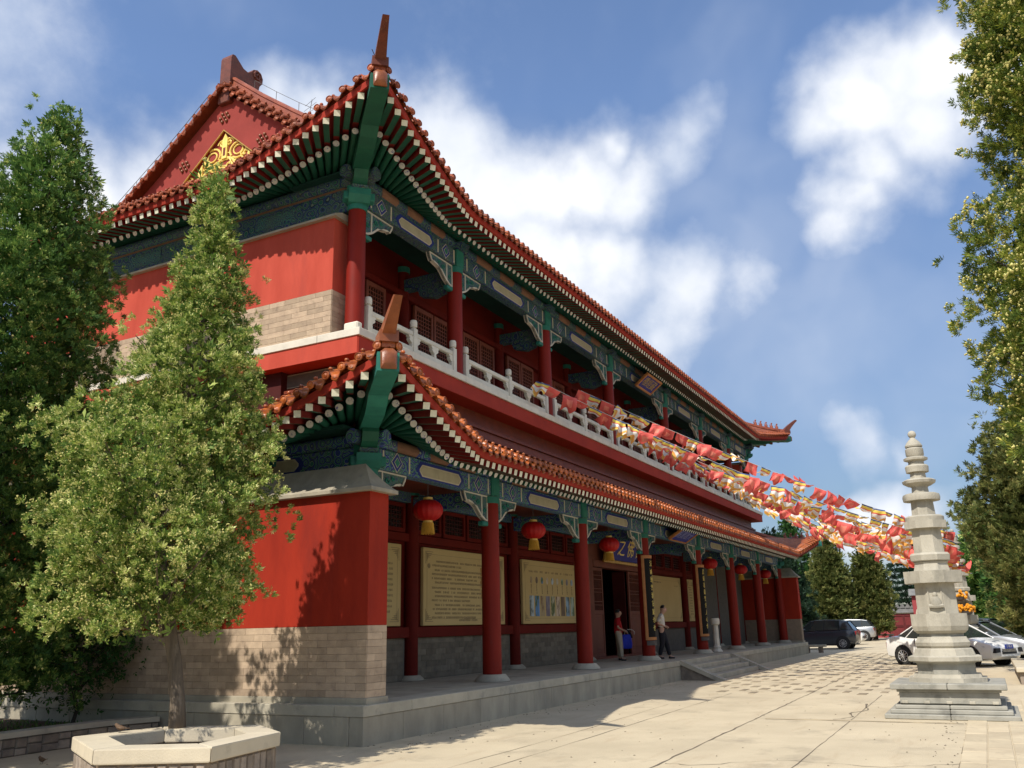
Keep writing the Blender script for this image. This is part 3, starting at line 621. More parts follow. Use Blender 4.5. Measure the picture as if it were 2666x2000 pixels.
# stone balustrade, two panels a bay
def balustrade(x0, x1, y):
    b = MB().cbox(x0, x1, y-.10, y+.10, 7.508, 7.62, .01).build('balustrade', 'stone_white', hall)
    def post(x):
        MB().cbox(x-.075, x+.075, y-.075, y+.075, 7.62, 8.30, .012).lathe([(.05, 8.30), (.05, 8.325), (.082, 8.335), (.088, 8.40), (.085, 8.47), (.07, 8.50), (.02, 8.51)], 16, (x, y, 0)).build('post', 'stone_white', b, smooth=True)
    mid = (x0+x1)/2
    for x in (x0+.08, mid, x1-.08): post(x)
    for p0, p1 in ((x0+.155, mid-.075), (mid+.075, x1-.155)):
        MB().cbox(p0, p1, y-.055, y+.055, 8.10, 8.22, .02).build('handrail', 'stone_white', b)
        MB().cbox(p0, p1, y-.05, y+.05, 7.62, 7.84, .012).cbox(p0+.12, p1-.12, y-.062, y+.062, 7.67, 7.79, .01).build('lower_panel', 'stone_white', b)
        for q, s0, s1 in ((p0, 0, 1), ((p0+p1)/2, -1, 1), (p1, -1, 0)):
            pr = [(.045, 7.84), (.05, 7.875), (.035, 7.89), (.04, 7.93), (.11, 7.975), (.135, 8.01), (.115, 8.04), (.15, 8.065), (.165, 8.10)]
            poly = [(q+s1*r_, z) for r_, z in pr]+[(q+s0*r_, z) for r_, z in reversed(pr)]
            MB().prism(poly, 'y', y-.045, y+.045).build('vase_support', 'stone_white', b)
for a, b in zip(UX, UX[1:]): balustrade(a+.215, b-.215, .80)
MB().cbox(-4.28, -4.10, .62, .98, 7.508, 7.78, .03).build('drum_stone', 'stone_white', hall)

# carved bracket sets under the hip beams at the four front corners
for x, y, z, sg in ((-4.7, 0, 4.60, 1), (32.0, 0, 4.60, -1), (-4.0, .916, 10.52, 1), (31.03, .916, 10.52, -1)):
    d = Vector((-sg, -1, 0)).normalized(); s_ = d.cross(Vector((0, 0, 1))); q = Matrix((d, s_, Vector((0, 0, 1)))).transposed()
    def blk(name, prof, hw, m_, par):
        mb = MB().prism([(a, b) for a, b in prof], 'y', -hw, hw); o = mb.build(name, m_, par); o.data.transform(Matrix.Translation((x, y, z)) @ q.to_4x4()); return o
    b = blk('corner_bracket', [(-.2, -.02), (.24, -.02), (.40, .10), (.40, .24), (-.2, .24)], .23, 'teal_paint', hall)
    blk('bracket_bowl', [(-.2, .24), (.30, .24), (.36, .34), (-.2, .34)], .17, 'painted_relief', b)
    blk('beam_nose', [(-.2, .34), (.30, .34), (.46, .44), (.56, .60), (.52, .76), (-.2, .76)], .15, 'green_paint', b)
    blk('nose_groove', [(.30, .50), (.47, .50), (.50, .53), (.30, .53)], .156, 'car_dark', b)
    for k in (-1, 1):
        e = MB().cbox(.05, .30, k*.27-.06, k*.27+.06, .02, .20, .02).build('bracket_ear', 'teal_paint', b); e.data.transform(Matrix.Translation((x, y, z)) @ q.to_4x4())
# ---------------- roofs ----------------
def shared_rafters():
    """unit-length rafters along +X, end face at x=0"""
    a = .059; fly = MB()
    def q(x0, x1, mi_bot, cap):
        fly.add([(x0, -a, -a), (x1, -a, -a), (x1, a, -a), (x0, a, -a), (x0, -a, a), (x1, -a, a), (x1, a, a), (x0, a, a)], [(0, 3, 2, 1)], mi_bot)
        n = len(fly.v)-8; fly.f += [(n, n+1, n+5, n+4), (n+3, n+7, n+6, n+2)]; fly.m += [1, 1]
        if cap: fly.f += [(n, n+4, n+7, n+3)]; fly.m += [2]
    q(0, .72, 0, True); q(.72, 1, 1, False)
    fm = fly.mesh('flying_rafter', ['green_paint', 'red_paint', 'white_paint'], fix=False)
    rd = MB(); n = 12
    rd.add([(x, .068*math.cos(2*math.pi*i/n), .068*math.sin(2*math.pi*i/n)) for x in (0, 1) for i in range(n)], [(i, n+i, n+(i+1) % n, (i+1) % n) for i in range(n)], 0)
    rd.add([(-.004, .068*math.cos(2*math.pi*i/n), .068*math.sin(2*math.pi*i/n)) for i in range(n)], [tuple(range(n))], 1)
    rm_ = rd.mesh('round_rafter', ['green_paint', 'round_paint'], smooth=True, fix=False)
    return fm, rm_
FLY, RND = shared_rafters()
def tile_meshes(m_):
    """round eave tile: disc with raised rings, a stub of barrel behind and a nail cap; drip tile: a curved leaf hanging between (outward = -X)"""
    t = MB(); n = 18; r = .070
    prof = [(r, .0), (r, -.022), (r*.86, -.030), (r*.78, -.016), (r*.52, -.018), (r*.44, -.028), (r*.18, -.032), (.0001, -.034)]
    vs = [(x, rr*math.cos(2*math.pi*i/n), rr*math.sin(2*math.pi*i/n)) for rr, x in prof for i in range(n)]
    t.add(vs, [(k*n+i, k*n+(i+1) % n, k*n+n+(i+1) % n, k*n+n+i) for k in range(len(prof)-1) for i in range(n)])
    h = 9
    rows = [[(x, .066*math.cos(math.pi*i/(h-1)), .066*math.sin(math.pi*i/(h-1))+x*.42) for i in range(h)] for x in (0, .34)]
    t.grid(rows)
    t.lathe([(.018, .06), (.018, .088), (.034, .094), (.038, .112), (.029, .130), (.001, .140)], 10, (.13, 0, .04))
    tm = t.mesh('eave_tile', m_, smooth=True)
    d = MB(); rows = []; nn = 9
    for k, v in enumerate((0, .35, .7, 1)):
        row = []
        for i in range(nn):
            u = -1+2*i/(nn-1); y = u*.092; top = -.05+.05*u*u
            low = top-.110*(1-abs(u)**1.7)-.012
            row.append((-.006-.03*v-.012*(1 if k in (1, 2) else 0), y, lerp(top, low, v)))
        rows.append(row)
    d.grid(rows); back = [[(p_[0]+.018, p_[1], p_[2]) for p_ in r_] for r_ in rows]; d.grid(back)
    d.grid([rows[0], [(p_[0]+.30, p_[1], p_[2]+.12) for p_ in rows[0]]])
    for j, s_ in ((0, 1), (1, .6)):
        pts = [(-.052, .05*s_*math.cos(a)*1.2, -.115+.035*s_*math.sin(a)) for a in [k*math.pi*2/8 for k in range(9)]]
        d.path(pts, .006, 4)
    return tm, d.mesh('drip_tile', m_, smooth=True)
TL = {'up': tile_meshes('tile_old'), 'low': tile_meshes('tile_glaze')}

class Roof:
    def __init__(s, key, X0, Y0, Z0, e, zr, L, p, ef, zrf, xcol, xcolf, ycol, zc):
        s.key = key; s.X0, s.Y0, s.Z0, s.e, s.zr, s.L, s.p = X0, Y0, Z0, e, zr, L, p
        s.X1 = 2*XC-X0; s.ef, s.zrf = ef, zrf; s.xc, s.xcf, s.yc, s.zc = xcol, xcolf, ycol, zc
        s.Yb = 2*MY-Y0; s.ycb = 2*MY-ycol
    def front(s, x):
        """rafter tip T and root on the column line for eave coordinate x (near tip .. far tip)"""
        xa, xb = s.X0-s.e, s.X1+s.ef
        if x < (xa+xb)/2: d = x-xa; e, zr, xc, sg = s.e, s.zr, s.xc, 1; xt = xa
        else: d = xb-x; e, zr, xc, sg = s.ef, s.zrf, s.xcf, -1; xt = xb
        g = max(0, 1-d/s.L)**s.p; xl = xt+sg*s.L
        rx = x if d >= s.L else lerp(xc, xl, d/s.L)
        return Vector((x, s.Y0-e*g, s.Z0+zr*g)), Vector((rx, s.yc, s.zc+zr*g*.25)), g
    def side(s, y, far=False):
        e, zr, X, xc, sg = (s.ef, s.zrf, s.X1, s.xcf, 1) if far else (s.e, s.zr, s.X0, s.xc, -1)
        ya, yb = s.Y0-e, s.Yb+e; d = min(y-ya, yb-y); nearf = y < MY
        g = max(0, 1-d/s.L)**s.p; yl = ya+s.L if nearf else yb-s.L; yc = s.yc if nearf else s.ycb
        ry = y if d >= s.L else lerp(yc, yl, d/s.L)
        return Vector((X+sg*e*g, y, s.Z0+zr*g)), Vector((xc, ry, s.zc+zr*g*.25)), g
    def samples(s, which, pitch):
        """evenly spaced eave coordinates, a little wider in the swept corners"""
        if which == 'front': a, b = s.X0-s.e+.16, s.X1+s.ef-.16
        elif which == 'near': a, b = s.Y0-s.e+.16, 10.5
        else: a, b = s.Y0-s.ef+.16, 9.0
        out_ = [a]; xs_ = a
        while True:
            d = min(xs_-a, (b-xs_) if which == 'front' else 99); xs_ += pitch*(1+(.50 if pitch < .3 else .18)*max(0, 1-d/(s.L*.8)))
            if xs_ > b: break
            out_.append(xs_)
        return out_
    def at(s, which, q): return s.front(q) if which == 'front' else s.side(q, which == 'far')

def eaves(rf, parent):
    up_ = Vector((0, 0, 1))
    for which in ('front', 'near', 'far'):
        for q in rf.samples(which, .238 if which != 'far' else .26):
            T, Rt, g = rf.at(which, q); h = (Rt-T); h.z = 0; hl = h.length; h.normalize()
            fl = .90+.80*g; A = T; B = T+h*fl+up_*fl*(.24-.06*g)
            d = B-A; link('flying_rafter', FLY, parent, A, d.to_track_quat('X', 'Z'), (d.length, 1, 1))
            A2 = T+h*(fl-.30)+up_*.045; B2 = Rt+up_*.05; d = B2-A2
            link('round_rafter', RND, parent, A2, d.to_track_quat('X', 'Z'), (d.length, 1, 1))
        tm, dm = TL[rf.key]; sm = rf.samples(which, .27); prev = None
        for q in sm:
            T, Rt, g = rf.at(which, q)
            T2, _, _ = rf.at(which, q+.02); tan = (T2-T).normalized(); nrm = Vector((-tan.y, tan.x, 0)).normalized() if which == 'front' else Vector((tan.y, -tan.x, 0)).normalized()
            inn = Rt-T; inn.z = 0; inn.normalize()
            nrm = (nrm if nrm.dot(inn) > 0 else -nrm); nrm = (nrm*.6+inn*.4).normalized()     # points inwards
            P0 = T-nrm*.13+up_*.30; y_ = up_.cross(nrm).normalized()
            Mq = Matrix((nrm, y_, up_)).transposed().to_quaternion()
            j = Quaternion((0, 0, 1), rnd.uniform(-.08, .08)) @ Quaternion((1, 0, 0), rnd.uniform(-.06, .06))
            link('eave_tile', tm, parent, P0+up_*rnd.uniform(-.008, .008), Mq @ j)
            Tm, Rm, gm = rf.at(which, q+.135); 
            if q+.135 < sm[-1]: link('drip_tile', dm, parent, Tm-nrm*.12+up_*.275, Mq @ Quaternion((0, 1, 0), rnd.uniform(-.1, .1)))
    # boarding over the rafters and the edge board under the tiles
    b1 = MB(); b2 = MB(); b3 = MB()
    for which in ('front', 'near', 'far'):
        if which == 'front': qs = [rf.X0-rf.e+.02+k*(rf.X1+rf.ef-rf.X0+rf.e-.04)/170 for k in range(171)]
        else: e_ = rf.e if which == 'near' else rf.ef; qs = [rf.Y0-e_+.02+k*(rf.Yb+2*e_-rf.Y0-.04)/70 for k in range(71)]
        r0, r1, r2, r3, r4, r5 = [], [], [], [], [], []
        for q in qs:
            T, Rt, g = rf.at(which, q); h = (Rt-T); h.z = 0; h.normalize(); fl = .90+.80*g
            r0.append(T+h*.02+up_*.068); r1.append(T+h*fl+up_*(fl*(.24-.06*g)+.072)); r2.append(Rt+h*.25+up_*.20)
            r3.append(T-h*.055+up_*.070); r4.append(T-h*.075+up_*.20); r5.append(T+h*.3+up_*.30)
        b1.grid([r0, r1]); b2.grid([r1, r2]); b3.grid([r0, r3, r4, r5])
    b1.build('eave_boarding', 'red_paint', parent, fix=False); b2.build('inner_boarding', 'green_paint', parent, fix=False); b3.build('edge_board', 'red_fascia', parent, fix=False)
    # hip beams with glazed beast-head ends
    for (q, far) in ((rf.X0-rf.e, 0), (rf.X1+rf.ef, 1)):
        T, Rt, g = rf.front(q); T = T.copy(); h = T-Rt; h.z = 0; h.normalize(); s_ = h.cross(up_).normalized()
        prof = [(-.4, -.36, -.06), (.0, -.36, -.0), (.55*(T-Rt).to_2d().length, -.34, .02), (.62*(T-Rt).to_2d().length, -.20, .06), ((T-Rt).to_2d().length+.02, -.13, .10)]
        LN = (T-Rt).to_2d().length
        mb = MB(); rows = []
        for u, lo, hi in ((-.5, -.30, .05), (LN*.42, -.30, .08), (LN*.52, -.24, .1), (LN*.60, -.12, .12), (LN+.03, -.15, .10)):
            z = lerp(Rt.z, T.z, max(0, u/LN)**1.15); c = Rt.copy(); c.z = 0; c = c+h*u
            rows.append([c+s_*-.17+up_*(z+lo), c+s_*.17+up_*(z+lo), c+s_*.17+up_*(z+hi+.05), c+s_*-.17+up_*(z+hi+.05), c+s_*-.17+up_*(z+lo)])
        mb.grid(rows); n = len(mb.v); mb.f += [(n-5, n-4, n-3, n-2)]; mb.m += [0]
        hb = mb.build('hip_beam', 'teal_paint' if rf.key == 'low' else 'green_paint', parent)
        c = T+h*.02+up_*.05; bh = MB()
        for u, w_, l_, t_ in ((0, .11, -.16, .13), (.06, .125, -.18, .15), (.12, .105, -.15, .10), (.15, .06, -.09, .05)):
            bh.v += [tuple(c+h*u+s_*-w_+up_*l_), tuple(c+h*u+s_*w_+up_*l_), tuple(c+h*u+s_*w_*1.05+up_*(t_*.6)), tuple(c+h*u+s_*w_*.5+up_*t_), tuple(c+h*u-s_*w_*.5+up_*t_), tuple(c+h*u-s_*w_*1.05+up_*(t_*.6))]
        for k in range(3): bh.f += [(k*6+i, k*6+(i+1) % 6, k*6+6+(i+1) % 6, k*6+6+i) for i in range(6)]
        bh.f += [(18, 19, 20, 21, 22, 23)]; bh.m = [0]*len(bh.f)
        bh.build('beast_head', 'horn_orange', hb, smooth=True)

def hip_ridge(rf, q, pts, horn, parent, figures, m_):
    """swept ridge from the corner inwards: stepped section, riding figures, a tall tapering horn at the tip"""
    mb = MB(); up_ = Vector((0, 0, 1)); rows = []
    for i, p_ in enumerate(pts):
        a = pts[max(i-1, 0)]; b = pts[min(i+1, len(pts)-1)]; d = (b-a); d.z = 0; d.normalize(); s_ = d.cross(up_)
        sec = [(-.10, -.02), (-.10, .10), (-.13, .12), (-.13, .17), (-.08, .20), (-.06, .28), (.06, .28), (.08, .20), (.13, .17), (.13, .12), (.10, .10), (.10, -.02), (-.10, -.02)]
        rows.append([p_+s_*x+up_*z for x, z in sec])
    mb.grid(rows); n = 13; mb.f += [tuple(range(12, -1, -1)), tuple(range(len(mb.v)-13, len(mb.v)))]; mb.m += [0, 0]
    rg_ = mb.build('hip_ridge', m_, parent)
    # horn: curved, squarish, tapering to a blunt tip
    T = pts[0]+up_*.18; d = (pts[0]-pts[1]); d.z = 0; d.normalize(); s_ = d.cross(up_); rows = []
    for k in range(9):
        t_ = k/8; c = T+d*(horn[0]*(t_**1.3)-.18*(1-t_))+up_*(horn[1]*t_**.95); w_ = lerp(.115, .06, t_); dp = lerp(.17, .065, t_)
        nd_ = (d*.85+up_*-.35).normalized()
        rows.append([c+s_*-w_+nd_*dp, c+s_*w_+nd_*dp, c+s_*w_-nd_*dp, c-s_*w_-nd_*dp, c+s_*-w_+nd_*dp])
    hm = MB(); hm.grid(rows); n = len(hm.v); hm.f += [(n-5, n-4, n-3, n-2)]; hm.m += [0]
    hm.add([tuple(v+s_*0) for v in (T+s_*-.15-d*.36-up_*.12, T+s_*.15-d*.36-up_*.12, T+s_*.15+d*.06-up_*.12, T-s_*.15+d*.06-up_*.12, T+s_*-.15-d*.34+up_*.06, T+s_*.15-d*.34+up_*.06, T+s_*.15+d*.06+up_*.06, T-s_*.15+d*.06+up_*.06)],
           [(0, 3, 2, 1), (4, 5, 6, 7), (0, 1, 5, 4), (1, 2, 6, 5), (2, 3, 7, 6), (3, 0, 4, 7)])
    hm.build('horn', 'horn_dark' if rf.key == 'up' else 'horn_orange', rg_)
    tot_ = 0; dist_ = [.75+.36*k for k in range(figures)]; seg = 0
    for dd_ in dist_:
        acc = 0
        for a, b in zip(pts, pts[1:]):
            l_ = (b-a).length
            if acc+l_ >= dd_:
                p_ = a.lerp(b, (dd_-acc)/l_)+up_*.27; break
            acc += l_
        else: continue
        f = MB(); f.lathe([(.075, 0), (.07, .05), (.05, .09), (.045, .17), (.03, .22)], 8); f.ball((d.x*.02, d.y*.02, .265), .05, 8, 6); f.path([(-d.x*.05, -d.y*.05, .04), (-d.x*.11, -d.y*.11, .14), (-d.x*.08, -d.y*.08, .24)], [.03, .02, .008], 5); f.path([(d.x*.03, d.y*.03, .17), (d.x*.09, d.y*.09, .12), (d.x*.08, d.y*.08, .02)], .018, 5)
        f.build('ridge_figure', m_, rg_, smooth=True, loc=p_)

# ---- lower roof ----
LOW = Roof('low', -6.45, -1.52, 4.83, .75, .83, 4.23, 1.12, .58, 1.0, -4.7, 31.9, 0., 5.34)
UPP = Roof('up', -5.42, -.41, 10.96, 1.03, .36, 5.1, 1.2, .80, .78, -4.0, 31.03, .916, 11.36)
lr = None
def slope_lines(rf, top_of, which, qs, nrow=5, sag=.16):
    """lines of points from the eave to the top edge, slightly hollow"""
    out_ = []
    for q in qs:
        T, Rt, g = rf.at(which, q); h = (Rt-T); h.z = 0; h.normalize(); A = T-h*.08+Vector((0, 0, .24)); B = top_of(which, q, g)
        out_.append([A.lerp(B, t_)-Vector((0, 0, sag*4*t_*(1-t_)*.25*((B-A).length))) if 0 else Vector((lerp(A.x, B.x, t_), lerp(A.y, B.y, t_), lerp(A.z, B.z, t_**(1.12+.25*g)))) for t_ in [k/nrow for k in range(nrow+1)]])
    return out_
def barrels(mb, ln, r=.075):
    rows = []
    for i, p_ in enumerate(ln):
        a = ln[max(i-1, 0)]; b = ln[min(i+1, len(ln)-1)]; d = (b-a).normalized(); s_ = d.cross(Vector((0, 0, 1))).normalized(); n_ = s_.cross(d)
        rows.append([p_+s_*r*math.cos(math.pi*k/5)+n_*r*math.sin(math.pi*k/5) for k in range(6)])
    mb.grid(rows)
def roof_field(rf, top_of, name, m_):
    base = MB(); tl = MB()
    for which in ('front', 'near', 'far'):
        if which == 'front': a, b = rf.X0-rf.e+.01, rf.X1+rf.ef-.01
        else: e_ = rf.e if which == 'near' else rf.ef; a, b = rf.Y0-e_+.01, rf.Yb+e_-.01
        n = int((b-a)/.4); qs = [lerp(a, b, k/n) for k in range(n+1)]
        base.grid([[p_ for p_ in ln] for ln in slope_lines(rf, top_of, which, qs)])
        for ln in slope_lines(rf, top_of, which, rf.samples(which, .27)): barrels(tl, [p_+Vector((0, 0, .03)) for p_ in ln])
    o = base.build(name, m_, hall, smooth=True, fix=False)
    tl.build('tile_field', m_, o, smooth=True, fix=False); return o
def low_top(which, q, g):
    x0, x1, y0, z = -4.18, 31.2, .74, 6.06
    if which == 'front': return Vector((min(max(LOW.front(q)[1].x, x0), x1) if g == 0 else lerp(x0, LOW.X0-LOW.e+LOW.L, min(1, (q-(LOW.X0-LOW.e))/LOW.L)) if q < 10 else lerp(x1, LOW.X1+LOW.ef-LOW.L, min(1, (LOW.X1+LOW.ef-q)/LOW.L)), y0, z))
    e_ = LOW.e if which == 'near' else LOW.ef; d = q-(LOW.Y0-e_); y = q if d > LOW.L else lerp(y0, LOW.Y0-e_+LOW.L, d/LOW.L)
    return Vector((x0 if which == 'near' else x1, min(y, 2*MY-y0), z))
lr = roof_field(LOW, low_top, 'lower_roof', 'tile_glaze'); eaves(LOW, lr)
def up_prof(y):
    pts = [(-.7, 11.10), (.9, 12.02), (1.95, 12.70), (3.9, 14.02), (5.2, 14.98), (6.53, 16.05)]
    for (a, za), (b, zb) in zip(pts, pts[1:]):
        if y <= b: return lerp(za, zb, (y-a)/(b-a))
    return pts[-1][1]
XP = -2.55; XPF = 2*XC-XP; YK = 1.95; ZK = 12.70
def up_top(which, q, g):
    if which == 'front':
        xa, xb = UPP.X0-UPP.e, UPP.X1+UPP.ef
        return Vector((lerp(XP-.3, XPF+.3, (q-xa)/(xb-xa)), YK, ZK))
    e_ = UPP.e if which == 'near' else UPP.ef; ya, yb = UPP.Y0-e_, UPP.Yb+e_
    return Vector((XP if which == 'near' else XPF, lerp(YK, 2*MY-YK, (q-ya)/(yb-ya)), ZK))
ur = roof_field(UPP, up_top, 'upper_roof', 'tile_old'); eaves(UPP, ur)
# main slopes above, back slope
ys = [1.95, 3.0, 3.9, 4.6, 5.2, 5.9, 6.53]; mb = MB()
mb.grid([[(x, y, up_prof(y)) for x in (XP-.32, XPF+.32)] for y in ys]); mb.grid([[(x, 2*MY-y, up_prof(y)) for x in (XP-.32, XPF+.32)] for y in ys+[1.0, -.4][:0]])
mb.grid([[(UPP.X0-.3, 2*MY+.5, 11.15), (UPP.X1+.3, 2*MY+.5, 11.15)], [(XP-.32, 2*MY-YK, ZK), (XPF+.32, 2*MY-YK, ZK)]])
mb.build('main_slope', 'tile_old', ur, fix=False)
tl = MB(); n = 100
for k in range(n+1): barrels(tl, [Vector((lerp(XP-.15, XPF+.15, k/n), y, up_prof(y)+.03)) for y in ys])
tl.build('tile_field', 'tile_old', ur, smooth=True, fix=False)
MB().grid([[(-7.0, 2*MY+2.3, 5.0), (34.0, 2*MY+2.3, 5.0)], [(-4.2, 2*MY-.7, 6.06), (31.2, 2*MY-.7, 6.06)]]).build('back_slope', 'tile_glaze', lr, fix=False)
# pediments (near one in full)
for x, sg in ((XP, -1), (XPF, 1)):
    pd = [(1.9, 12.4), (2*MY-1.9, 12.4), (2*MY-1.95, 12.66), (2*MY-3.9, 13.98), (2*MY-5.2, 14.94), (MY, 15.98), (5.2, 14.94), (3.9, 13.98), (1.95, 12.66)]
    o = MB().prism(pd, 'x', x, x-sg*.2).build('pediment', 'pediment_red', ur)
    if sg > 0: continue
    # recessed triangle: built as a raised surround round a sunken field
    A, B, C_ = (6.58, 14.86), (9.15, 12.62), (4.02, 12.62)
    sur = [(1.96, 12.66), (3.9, 13.98), (5.2, 14.94), (MY, 15.95), (2*MY-5.2, 14.94), (2*MY-3.9, 13.98), (2*MY-1.96, 12.66)]
    inner = [C_, (lerp(C_[0], A[0], .5), lerp(C_[1], A[1], .5)), (lerp(C_[0], A[0], .8), lerp(C_[1], A[1], .8)), A, (lerp(B[0], A[0], .8), lerp(B[1], A[1], .8)), (lerp(B[0], A[0], .5), lerp(B[1], A[1], .5)), B]
    fx = x-.09; s2 = MB()
    s2.grid([[(fx, *q) for q in sur], [(fx, *q) for q in inner]]); s2.grid([[(fx, *q) for q in inner], [(x+.002, *q) for q in inner]]); s2.grid([[(x, *q) for q in sur], [(fx, *q) for q in sur]])
    s2.build('gable_board', 'pediment_red', o, fix=False)
    MB().path([(fx-.003, *C_), (fx-.003, *A), (fx-.003, *B)], .022, 4).build('gilt_edge', 'gilt', o)
    # gilded ribbon-and-knot relief
    gx = x-.012; cy = 6.55; cz = 13.62
    def rib(name_, pts, r_=.05):
        MB().path([(gx, cy-p_[0]*1.12, cz+.04+p_[1]*1.05) for p_ in pts], r_*.72, 6, flat=1).build(name_, 'gold_paint', o, smooth=True)
    def loop(ox, oz, rx, rz, a0, a1, n_=18, tilt=0.): return [(ox+rx*math.cos(R_(lerp(a0, a1, k/n_)))*math.cos(tilt)-rz*math.sin(R_(lerp(a0, a1, k/n_)))*math.sin(tilt), oz+rx*math.cos(R_(lerp(a0, a1, k/n_)))*math.sin(tilt)+rz*math.sin(R_(lerp(a0, a1, k/n_)))*math.cos(tilt)) for k in range(n_+1)]
    for sgx in (-1, 1):
        rib('ribbon_loop', [(sgx*px, pz) for px, pz in loop(.42, .50, .26, .23, -130, 215)], .045)
        rib('ribbon_loop', [(sgx*px, pz) for px, pz in loop(.50, -.05, .22, .18, 120, -170)], .045)
        rib('ribbon_tail', [(sgx*.20, .32), (sgx*.34, .18), (sgx*.50, .14), (sgx*.68, .05), (sgx*.74, -.15), (sgx*.60, -.32), (sgx*.70, -.52), (sgx*.60, -.72), (sgx*.42, -.78)], .045)
        rib('ribbon_tail', [(sgx*.92, -.30), (sgx*1.02, -.12), (sgx*1.16, -.20), (sgx*1.14, -.42), (sgx*1.30, -.52), (sgx*1.48, -.42), (sgx*1.62, -.60), (sgx*1.58, -.80), (sgx*1.75, -.92)], .05)
        rib('ribbon_tail', [(sgx*1.06, -.60), (sgx*1.2, -.74), (sgx*1.4, -.78), (sgx*1.5, -.9)], .045)
        for q in ((.16, .12), (.27, -.10), (.14, -.28), (.33, .14)): rib('knot_ring', [(sgx*px, pz) for px, pz in loop(q[0], q[1], .10, .085, 0, 360, 12)], .032)
        MB().prism([(cy-sgx*.86-.075, cz-.62), (cy-sgx*.86+.075, cz-.62), (cy-sgx*.86+.075, cz+.20), (cy-sgx*.86-.03, cz+.38), (cy-sgx*.86-.075, cz+.34)] , 'x', gx-.05, gx+.02).build('gilt_tassel', 'gold_paint', o)
        MB().box(gx-.056, gx+.02, cy-sgx*.86-.03, cy-sgx*.86+.03, cz-.50, cz-.22).build('tassel_slot', 'ridge_dark', o)
    MB().prism([(cy-.09, cz+.40), (cy+.09, cz+.40), (cy+.09, cz+.98), (cy, cz+1.15), (cy-.09, cz+.98)], 'x', gx-.05, gx+.02).build('gilt_tassel', 'gold_paint', o)
    MB().box(gx-.056, gx+.02, cy-.04, cy+.04, cz+.48, cz+.72).build('tassel_slot', 'ridge_dark', o)
    for kx, kz in ((0, .05), (0, -.18), (.44, -.30), (-.44, -.30), (.08, .40), (-.08, .40)): rib('knot_ring', loop(kx, kz, .11, .095, 0, 360, 12), .03)
    for sgx in (-1, 1):
        rib('ribbon_curl', [(sgx*(.10+.16*(1-k/14)*math.cos(k*.8)), .80+.13*(1-k/14)*math.sin(k*.8)) for k in range(13)], .04)
        rib('ribbon_curl', [(sgx*(.66+.17*(1-k/14)*math.cos(k*.8+2)), .32+.15*(1-k/14)*math.sin(k*.8+2)) for k in range(13)], .04)
        rib('ribbon_curl', [(sgx*(1.16+.15*(1-k/14)*math.cos(k*.8+1)), .02+.13*(1-k/14)*math.sin(k*.8+1)) for k in range(13)], .04)
        rib('ribbon_loop', [(sgx*px, pz) for px, pz in loop(.42, .50, .15, .13, 0, 360)], .035)
    rib('ribbon_loop', loop(0, -.02, .36, .40, 20, 340, 24), .04); rib('ribbon_loop', loop(0, .22, .2, .14, 0, 360, 16), .04)
    for bx, bz in ((6.58, 15.24), (5.15, 14.16), (7.98, 14.14), (3.55, 12.95), (9.5, 12.95)):
        bs = MB()
        for k in range(7):
            a = k*math.pi/3; q = (0, 0) if k == 6 else (.155*math.cos(a)*1.15, .155*math.sin(a))
            bs.ball((fx-.015, bx+q[0]*.85, bz+q[1]*.85), .05, 10, 7)
        bs.build('boss_cluster', 'boss', o, smooth=True)
    # tiles along both rakes, looking outwards
    tm, dm = TL['up']; Mq = Matrix(((1, 0, 0), (0, 1, 0), (0, 0, 1))).to_quaternion()
    for half in (0, 1):
        L_ = []; y = 2.1
        while y < 6.50:
            sl = (up_prof(y+.05)-up_prof(y-.05))/.1; yy = y if not half else 2*MY-y; ang = math.atan(sl)*(1 if not half else -1)
            q = Quaternion((1, 0, 0), ang)
            link('rake_tile', tm, o, (x-.36, yy, up_prof(y)+.10), q @ Quaternion((1, 0, 0), rnd.uniform(-.05, .05)))
            y2 = y+.135; yy2 = y2 if not half else 2*MY-y2
            link('rake_drip', dm, o, (x-.345, yy2, up_prof(y2)+.075), q)
            y += .27
        path = [(yv if not half else 2*MY-yv) for yv in ys]
        MB().grid([[(x-.36, (yv if not half else 2*MY-yv), up_prof(yv)+.0) for yv in ys], [(x-.05, (yv if not half else 2*MY-yv), up_prof(yv)-.0) for yv in ys]]).build('rake_bed', 'ridge_glaze', o, fix=False)
        sec = [(-.14, .05), (-.14, .19), (-.17, .21), (-.17, .26), (-.11, .29), (-.11, .42), (-.14, .44), (-.14, .50), (-.06, .56), (.06, .56), (.14, .50), (.14, .44), (.11, .42), (.11, .29), (.17, .26), (.17, .21), (.14, .19), (.14, .05), (-.14, .05)]
        rows = [[(x-.02+u, (yv if not half else 2*MY-yv), up_prof(yv)+v) for u, v in sec] for yv in [2.3+k*(6.42-2.3)/14 for k in range(15)]]
        mb = MB(); mb.grid(rows); mb.f += [tuple(range(18)), tuple(range(len(mb.v)-19, len(mb.v)-1))]; mb.m += [0, 0]; mb.build('rake_ridge', 'ridge_glaze', o)
